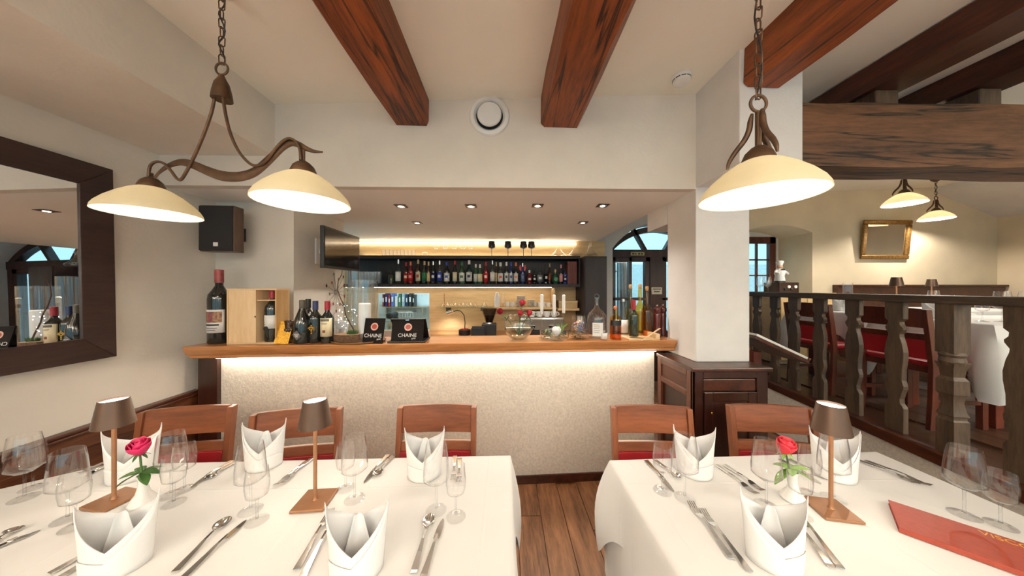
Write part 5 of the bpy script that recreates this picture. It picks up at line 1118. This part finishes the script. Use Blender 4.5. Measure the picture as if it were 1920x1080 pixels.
# ------------------------------------------------------------------ cutlery
def lay(kind, head, tail, label):
    A, B = TP(*head), TP(*tail); d = B-A; L = d.length; t = thing(kind, label, kind, A.lerp(B,.5)+Vector((0,0,.0005)), atan2(-d.y, -d.x)-pi/2, 'steel cutlery on the tables')
    # local +Y towards the head
    h = L/2
    def strip(mb, pts, th=.0018):   # (y, halfwidth, z)
        n = len(pts); vs = []
        for y, w, z in pts: vs += [(-w,y,z),(w,y,z),(w,y,z+th),(-w,y,z+th)]
        fs = [(0,1,2,3), tuple(4*(n-1)+q for q in (3,2,1,0))]
        for i in range(n-1):
            for q in range(4): fs.append((4*i+q, 4*i+(q+1) % 4, 4*i+4+(q+1) % 4, 4*i+4+q))
        return mb.add(vs, fs)
    hb = MB(); strip(hb, [(-h,.0095,.001),(-h+.01,.0095,.001),(-h+.06,.0065,.004),(-h+L*.5,.004,.008),(h-L*.34,.0035,.008)], .003); hb.build('handle', steel, t, bevel=.001)
    e = MB()
    if kind == 'knife':
        strip(e, [(h-L*.42,.0075,.006),(h-L*.40,.009,.004),(h-L*.2,.0095,.001),(h-.03,.0085,.0008),(h-.008,.005,.0008),(h,.001,.0008)], .0016); e.build('blade', steel, t)
    elif kind == 'spoon':
        def fn(u, v):
            y = h-L*.34+L*.34*v; w = .021*sin(pi*min(1,max(0,(v-.08)/.92)))**.6 if v > .09 else .0035; x = (2*u-1)*w; dep = .010*(1-(2*u-1)**2)*sin(pi*v)
            return (x, y, .0095-dep*.9-.002*v)
        e.grid(fn, 8, 14); e.build('bowl', steel, t, smooth=60, solid=.0012)
    else:
        strip(e, [(h-L*.36,.0035,.008),(h-L*.32,.008,.006),(h-L*.27,.0115,.004),(h-L*.24,.012,.003)], .0016); hd = e.build('head', steel, t)
        for k in range(4):
            x = -.0098+k*.0065; tm_ = MB(); vs = []
            for y, z in ((h-L*.245,.003),(h-L*.12,.0015),(h-.006,.006),(h,.0075)): vs += [(x-.0016,y,z),(x+.0016,y,z),(x+.0013,y,z+.0016),(x-.0013,y,z+.0016)]
            fs = [(0,1,2,3),(15,14,13,12)]+[(4*i+q,4*i+(q+1) % 4,4*i+4+(q+1) % 4,4*i+4+q) for i in range(3) for q in range(4)]
            tm_.add(vs, fs).build('tine', steel, hd)
    return t
lay('spoon', (38,990), (-50,1045), 'spoon cut off by the left edge of the picture'); lay('knife', (76,995), (-60,1052), 'knife cut off by the left edge of the picture')
lay('fork', (196,1022), (92,1078), 'fork left of the big near napkin'); lay('fork', (212,1026), (112,1085), 'second fork half under the big near napkin')
lay('spoon', (430,972), (328,1074), 'spoon left of centre on the left table front'); lay('knife', (462,976), (345,1084), 'knife beside the front left spoon')
lay('fork', (621,958), (556,1070), 'front fork nearest the middle table lamp'); lay('fork', (632,964), (566,1086), 'front fork nearest the middle near napkin')
lay('spoon', (808,966), (775,1078), 'spoon at the right front of the left table'); lay('knife', (831,974), (793,1086), 'knife at the right front of the left table')
lay('knife', (682,907), (728,853), 'far knife between the goblets and the rear right napkin'); lay('spoon', (702,896), (738,855), 'far spoon between the goblets and the rear right napkin')
lay('fork', (516,914), (580,862), 'far fork left of the middle table lamp'); lay('fork', (528,910), (588,858), 'far fork touching the middle table lamp')
lay('knife', (357,915), (436,864), 'far knife right of the pink rose'); lay('spoon', (385,902), (442,866), 'far spoon right of the pink rose')
lay('fork', (850,904), (853,856), 'far fork beside the rear right napkin'); lay('fork', (860,908), (862,860), 'far fork behind the end goblet')
lay('knife', (160,894), (206,870), 'knife at the rear left behind the left lamp'); lay('fork', (148,890), (196,868), 'fork at the rear left behind the left lamp')
lay('knife', (1264,924), (1211,864), 'knife at the rear left corner of the right table'); lay('spoon', (1276,900), (1228,864), 'spoon at the rear left corner of the right table')
lay('fork', (1420,930), (1343,872), 'far fork between the rear napkin and the large glass'); lay('fork', (1432,924), (1358,872), 'second far fork left of the red rose')
lay('fork', (1294,944), (1372,1050), 'front fork on the right table, left one'); lay('fork', (1316,958), (1406,1074), 'front fork on the right table next to the near napkin')
lay('knife', (1470,955), (1560,1066), 'front knife right of the near napkin'); lay('knife', (1488,953), (1577,1068), 'outer front knife right of the near napkin')
lay('knife', (1540,908), (1462,862), 'far knife behind the red rose'); lay('spoon', (1552,900), (1480,862), 'far spoon behind the red rose')
lay('fork', (1728,911), (1602,861), 'far fork at the right edge of the right table'); lay('fork', (1747,914), (1622,864), 'outermost far fork of the right table')
# ------------------------------------------------------------------ table lamps
def table_lamp(p, rz, label, W=W_TABLE):
    t = thing('table_lamp', label, 'table lamp', p, rz, 'small bronze table lamps')
    if 'lamp' not in proto:
        proto['lamp'] = t
        MB().box(-.053,.053,-.053,.053,0,.009).build('base', copper, t, bevel=.002)
        MB().lathe([(.010,.009),(.0075,.014),(.006,.022),(.006,.272),(0,.272)],16).build('pole', copper, t, smooth=45)
        MB().lathe([(.050,.266),(.0505,.266),(.0355,.356),(.034,.357),(.0335,.352),(.0485,.268),(.05,.266)],40).build('shade', shade_br, t, smooth=45)
        MB().lathe([(0,.348),(.0338,.348),(.0338,.350),(0,.350)],32).build('top_diffuser', emit('lamp_top', (1,.93,.82), 5), t)
        MB().lathe([(0,.30),(.030,.30),(.030,.304),(0,.304)],24).build('led_disc', emit('lamp_under', (1,.85,.62), 9), t)
        light('lamp_glow', 'SPOT', W, (1,.86,.66), t, (0,0,.29), size=.03, spot=R(150), blend=.6)
    else:
        for ch in proto['lamp'].children: c = ch.copy(); COL.objects.link(c); c.parent = t
    return t
table_lamp(TP(232,935)+Vector((-.02,-.01,0)), R(-12), 'bronze table lamp at the left end of the left table')
table_lamp(TP(591,940), R(4), 'bronze table lamp in the middle of the left table')
table_lamp(TP(1558,957), R(-12), 'bronze table lamp on the right table')
# ------------------------------------------------------------------ vases with a rose
def vase_rose(px, py, hpxy, mat, seed, vl, rl):
    p = TP(px, py); v_ = lathe_thing('bud_vase', vl, 'vase', [('body',[(0,0),(.034,0),(.036,.006),(.030,.018),(.018,.036),(.0125,.06),(.012,.085),(.0155,.098),(.014,.098),(.0105,.085),(0,.06)],porcelain,28)], p, 'white bud vases')
    hd = PY(hpxy[0], hpxy[1], p.y)-p; q = p+Vector((0,0,.061))
    r = thing('rose', rl, 'rose', q, group='single roses on the tables'); hd = hd-Vector((0,0,.061))
    MB().tube([(0,0,0),(hd.x*.3,0,.03),tuple(hd-Vector((0,0,.012)))], .003, 8).build('stem', stemm, r, smooth=50); rose_head(r, hd, .026, mat, seed, (R(18),0,R(20)))
    lm = MB()
    for (dx, dy, dz, L) in ((-1,-.2,-.35,.075),(-.5,-.6,.2,.05),(1,-.1,.25,.07),(.9,-.5,-.2,.06),(.4,.8,.1,.05),(-.8,.5,.3,.05)): leaf(lm, (hd.x*.35,0,.045), (dx,dy,dz), L, .014, .25)
    for k in range(5): a = k*1.25; leaf(lm, hd-Vector((0,0,.016)), (cos(a),sin(a),-.5), .03, .005, .2)
    lm.build('leaves', leafm if seed == 1 else MC['fresh_green'], r, smooth=60, solid=.0005)
vase_rose(268, 943, (262,840), rose_p, 1, 'white bud vase beside the left table lamp', 'pink rose in the white bud vase on the left table')
vase_rose(1487, 936, (1472,838), rose_r, 2, 'white bud vase on the right table', 'coral red rose in the white bud vase on the right table')
# ------------------------------------------------------------------ red menu
A, B, Cc = TP(1665,937,.768), TP(1645,973,.768), TP(1920,1019,.768)
ax = (Cc-A).normalized(); wd_ = (B-A).length
mn = thing('menu', 'terracotta red menu folder with gold lettering lying on the right table', 'menu', (A.x,A.y,TT), atan2(ax.y,ax.x))
wv = Matrix.Rotation(-atan2(ax.y,ax.x),3,'Z') @ (B-A)
mm = plain('menu_cover', srgb(150,60,42), .5, var=.12, vs=60, bump=.15, bs=200)
MB().box(0,.36,-wd_,0,.012,.0155).build('front_cover', mm, mn, bevel=.0008); MB().box(0,.36,-wd_,0,.0005,.0035).build('back_cover', mm, mn, bevel=.0008); MB().box(.003,.357,-wd_+.002,-.004,.0036,.0119).build('pages', plain('menu_pages', srgb(150,62,44), .7), mn)
MB().box(0,.36,-wd_-.0015,-wd_+.001,.0005,.0155).build('spine', mm, mn, bevel=.0006)
text_mesh('VISCONSA', .030, goldprint, mn, (.235,-.022,.0157), (0,0,0), depth=.0003)
# ================================================================== CHAIRS
def make_chair(label, loc, rz, group='red padded wooden chairs at the tables'):
    """origin on the floor under the seat centre, backrest at +Y, seat towards -Y"""
    t = thing('dining_chair', label, 'chair', loc, rz, group)
    if 'chair' in proto:
        for ch in proto['chair'].children: c = ch.copy(); COL.objects.link(c); c.parent = t
        return t
    proto['chair'] = t
    def curve(x): return .014*(1-(x/.22)**2)     # backward bow of the back
    for s in (-1, 1):
        pts = [(0,.20,0),(0,.185,.22),(0,.18,.45),(0,.20,.62),(0,.232,.848)]
        vs = []; 
        for x0, y, z in pts: vs += [(s*.20-.014,y-.022,z),(s*.20+.014,y-.022,z),(s*.20+.014,y+.022,z),(s*.20-.014,y+.022,z)]
        fs = [(0,1,2,3), tuple(4*(len(pts)-1)+q for q in (3,2,1,0))]+[(4*i+q,4*i+(q+1) % 4,4*i+4+(q+1) % 4,4*i+4+q) for i in range(len(pts)-1) for q in range(4)]
        MB().add(vs, fs).build('back_leg', wood('chair_leg_wood', srgb(96,52,31), srgb(138,80,49), 'z', 7, .3, 10, coat=.25), t, bevel=.003)
        MB().box(s*.19-.018,s*.19+.018,-.21,-.17,0,.43).build('front_leg', MC['chair_leg_wood'], t, bevel=.003)
    def rail(name, z0, z1, lean0, lean1, th, mat, arc=0):
        n = 12; vs = []
        for k in range(n+1):
            x = -.188+.376*k/n; c_ = curve(x)
            zt = z1+arc*(1-(x/.188)**2)
            vs += [(x,lean0+c_-th,z0),(x,lean0+c_,z0),(x,lean1+c_,zt),(x,lean1+c_-th,zt)]
        fs = [(0,1,2,3), tuple(4*n+q for q in (3,2,1,0))]+[(4*i+q,4*i+(q+1) % 4,4*i+4+(q+1) % 4,4*i+4+q) for i in range(n) for q in range(4)]
        return MB().add(vs, fs).build(name, mat, t, smooth=40, bevel=.003)
    rail('top_rail', .715, .852, .222, .244, .022, chairwood, .004)
    rail('middle_rail', .625, .672, .205, .214, .022, chairwood)
    rail('back_pad', .49, .628, .196, .206, .036, redleather)
    MB().box(-.205,.205,-.21,.17,.39,.435).build('seat_frame', chairwood, t, bevel=.004)
    MB().box(-.21,.21,-.22,.175,.435,.475).build('seat_cushion', redleather, t, bevel=.016)
    for s in (-1,1): MB().box(s*.19-.01,s*.19+.01,-.17,.18,.17,.20).build('side_stretcher', chairwood, t, bevel=.002)
    return t
def chair_at(px, Yc, rz, label):
    p = PY(px, 800, Yc); return make_chair(label, (p.x+sin(rz)*.235, p.y-cos(rz)*.235, 0), rz)
chair_at(356, 1.60, R(10), 'chair at the far left beside the panelled bench')
chair_at(560, 1.555, R(10), 'chair behind the middle table lamp')
chair_at(821, 1.60, R(0), 'chair behind the right end of the left table')
chair_at(1219, 1.56, R(-4), 'chair behind the left end of the right table')
chair_at(1442, 1.55, R(-8), 'chair in front of the pillar cabinet, right one')
# ================================================================== MENU LECTERN BY THE PILLAR
ml = thing('menu_stand', 'dark wooden menu lectern with a white card right of the pillar', 'lectern', (1.98, 2.25, 0))
MB().box(-.03,.03,-.03,.03,.03,1.0).build('post', MC['table_leg_wood'], ml, bevel=.004); MB().box(-.14,.14,-.14,.14,0,.03).build('foot', darkwood, ml, bevel=.005)
tilt = -math.atan(.46)
bd = MB().box(-.15,.30,-.16,.16,0,.028).build('desk', darkwood_h, ml, (0,0,1.06), (0,-tilt,0), bevel=.004)
MB().box(-.14,.285,-.15,.14,.0285,.045).build('menu_card', paper, ml, (0,0,1.06), (0,-tilt,0))
MB().box(.29,.30,-.16,.16,.028,.045).build('ledge', darkwood_h, bd)
# ================================================================== RAISED DINING ROOM
PZ0 = .5
def far_table(x0, x1, y0, y1, words, seed):
    table('dark table under the cloth %s' % words, x0, x1, y0, y1, 1.25, PZ0)
    table_cloth([(x0-.02,y0-.02),(x1+.02,y0-.02),(x1+.02,y1+.02),(x0-.02,y1+.02)], 1.25, .22, 'tablecloth', 'white cloth on the raised table %s' % words, seed, flare=.025, wave=.02, corner=.3, cornerout=.07)
far_table(3.33,4.5,1.9,2.5, 'nearest the balustrade', 11); far_table(3.45,4.55,2.72,3.4, 'behind the first raised table', 12); far_table(5.0,5.9,3.0,3.62, 'below the gilded mirror', 13)
make_chair('chair on the raised floor close behind the balustrade', (3.19,2.16,PZ0), R(90)); make_chair('second chair on the raised floor, further back', (3.22,2.80,PZ0), R(90))
mah = wood('mahogany_chair_wood', srgb(52,22,16), srgb(96,44,30), 'z', 7, .3, 10, coat=.25)
for r_ in [o for o in COL.objects if o.name.startswith('dining_chair') and 'raised floor' in o['label']]:
    for c in r_.children:
        if c.data.materials[0] is not redleather:
            mk = 'mah_'+c.data.name
            if mk not in proto: proto[mk] = c.data.copy(); proto[mk].materials[0] = mah
            c.data = proto[mk]
FT = 1.2535
table_lamp(Vector((4.0,2.86,FT)), 0, 'bronze table lamp on the raised table, left of two'); table_lamp(Vector((5.32,3.48,FT)), 0, 'bronze table lamp on the raised table, right of two')
def far(kind, x, y, lb): return dup(proto[kind], (x, y, FT), 0, lb)
far('L', 3.62, 2.02, 'large wine glass on the nearest raised table'); far('G', 3.52, 2.05, 'goblet on the nearest raised table'); far('G', 3.58, 2.84, 'goblet on the second raised table'); far('L', 4.3, 2.8, 'large wine glass on the second raised table'); far('L', 4.15, 2.2, 'large wine glass at the middle of the nearest raised table')
def far_napkin(x, y, rz, lb):
    t = thing('napkin', lb, 'napkin', (x,y,FT), rz, 'folded white napkins on the tables')
    for kk in ('n','n2','n3'): c = proto[kk].copy(); COL.objects.link(c); c.parent = t
far_napkin(3.5,2.26,R(-60),'folded napkin on the nearest raised table'); far_napkin(3.62,3.02,R(-50),'folded napkin on the second raised table'); far_napkin(3.85,2.03,R(-50),'folded napkin by the goblet on the nearest raised table')
p = PY(1594, 560, 2.78); lathe_thing('cylinder_vase', 'tall clear cylinder vase on the second raised table', 'vase', [('glass',[(0,0),(.035,0),(.035,.30),(.033,.30),(.033,.01),(0,.01)],glass,28)], (p.x+.05, 2.84, FT))
# gilded mirror
gm_ = thing('gilded_mirror', 'small mirror in an ornate gilded frame on the ochre wall', 'mirror', (PY(1611,486,4.19).x, 4.192, PY(1611,486,4.19).z)); gm_.rotation_euler = (R(4.4),0,0)
gw, gh, f_ = .735, .575, .062; gf = plain('gilt', srgb(150,112,60), .4, .7, var=.5, vs=50, bump=.6, bs=60)
for (a, b, c_, e) in ((0,gw,0,f_),(0,gw,gh-f_,gh),(0,f_,f_,gh-f_),(gw-f_,gw,f_,gh-f_)): MB().box(a,b,-.03,0,c_,e).build('frame_rail', gf, gm_, bevel=.012)
MB().box(f_-.005,gw-f_+.005,-.008,-.002,f_-.005,gh-f_+.005).build('mirror_glass', mirror, gm_)
# bench along the facade wall
bn = thing('wall_bench', 'dark wooden bench back along the ochre wall', 'bench', (5.0,4.0,PZ0)); MB().box(-.12,2.44,.12,.19,0,1.02).build('back_board', darkwood_h, bn, bevel=.005); MB().box(-.12,2.44,.09,.195,1.02,1.05).build('top_moulding', darkwood_h, bn, bevel=.005); MB().box(-.1,2.44,-.22,.12,.38,.46).build('seat', redleather, bn, bevel=.01); MB().box(-.1,2.44,-.18,.12,0,.38).build('seat_box', darkwood, bn)
# sideboard, wine box, figurine
sb = thing('sideboard', 'cream sideboard in the window alcove', 'sideboard', (3.60,3.72,PZ0)); MB().box(0,.75,0,.42,0,.90).build('body', plain('cream_paint', srgb(196,172,140), .6), sb, bevel=.004); MB().box(-.02,.77,-.02,.44,.90,.935).build('top', veneer, sb, bevel=.004)
for k in range(2): dd = MB().box(.02+.36*k,.37+.36*k,-.015,0,.05,.86).build('door', MC['paint_beige'] if 'paint_beige' in MC else BEI, sb, bevel=.003); MB().ball((.33+.08*k,-.025,.5),.012,10).build('knob', bronze, dd, smooth=50)
p = PY(1455, 547, 3.85); wbx = thing('wine_box', 'dark wooden wine box with bottle ends on the sideboard', 'box', (p.x,3.78,1.436)); MB().box(0,.27,.02,.26,0,.14).build('case', darkwood, wbx, bevel=.004)
for k in range(4): MB().lathe([(0,0),(.02,0),(.02,.012),(.008,.016),(0,.016)],14).build('bottle_end', (porcelain if k % 2 else black), wbx, (.08+.045*k,.02,.05+.03*(k % 2)), (R(90),0,0), smooth=40)
fg = thing('chef_figurine', 'white chef figurine standing on the wine box', 'figurine', (p.x+.10,3.9,1.577)); MB().lathe([(0,0),(.055,0),(.06,.03),(.05,.09),(.06,.12),(.055,.16),(.03,.19),(0,.19)],20).build('body', porcelain, fg, smooth=50)
MB().ball((0,0,.215),.034,16).build('head', plain('figurine_skin', srgb(206,160,130), .5), fg, smooth=50); MB().lathe([(.03,.235),(.034,.255),(.045,.275),(.04,.295),(0,.305)],16).build('hat', porcelain, fg, smooth=50); MB().box(-.02,.02,-.06,-.04,.165,.185).build('neckerchief', DRK, fg, bevel=.004)
for s in (-1,1): MB().tube([(s*.045,0,.165),(s*.085,-.02,.13),(s*.06,-.06,.12)], [.018,.015,.012], 8).build('arm', porcelain, fg, smooth=50)
MB().lathe([(.052,.0),(.062,.0),(.062,.02),(.052,.024)],20).build('shoes', DRK, fg, smooth=40)
for i, px in enumerate((1424,1431,1438,1446)):
    q = PY(px,547,3.85); dup(proto['G' if i % 2 else 'L'], (q.x, 3.84+.06*(i % 2), 1.436), 0, 'spare glass %s on the sideboard beside the wine box' % ('furthest left','second','third','nearest the box')[i])
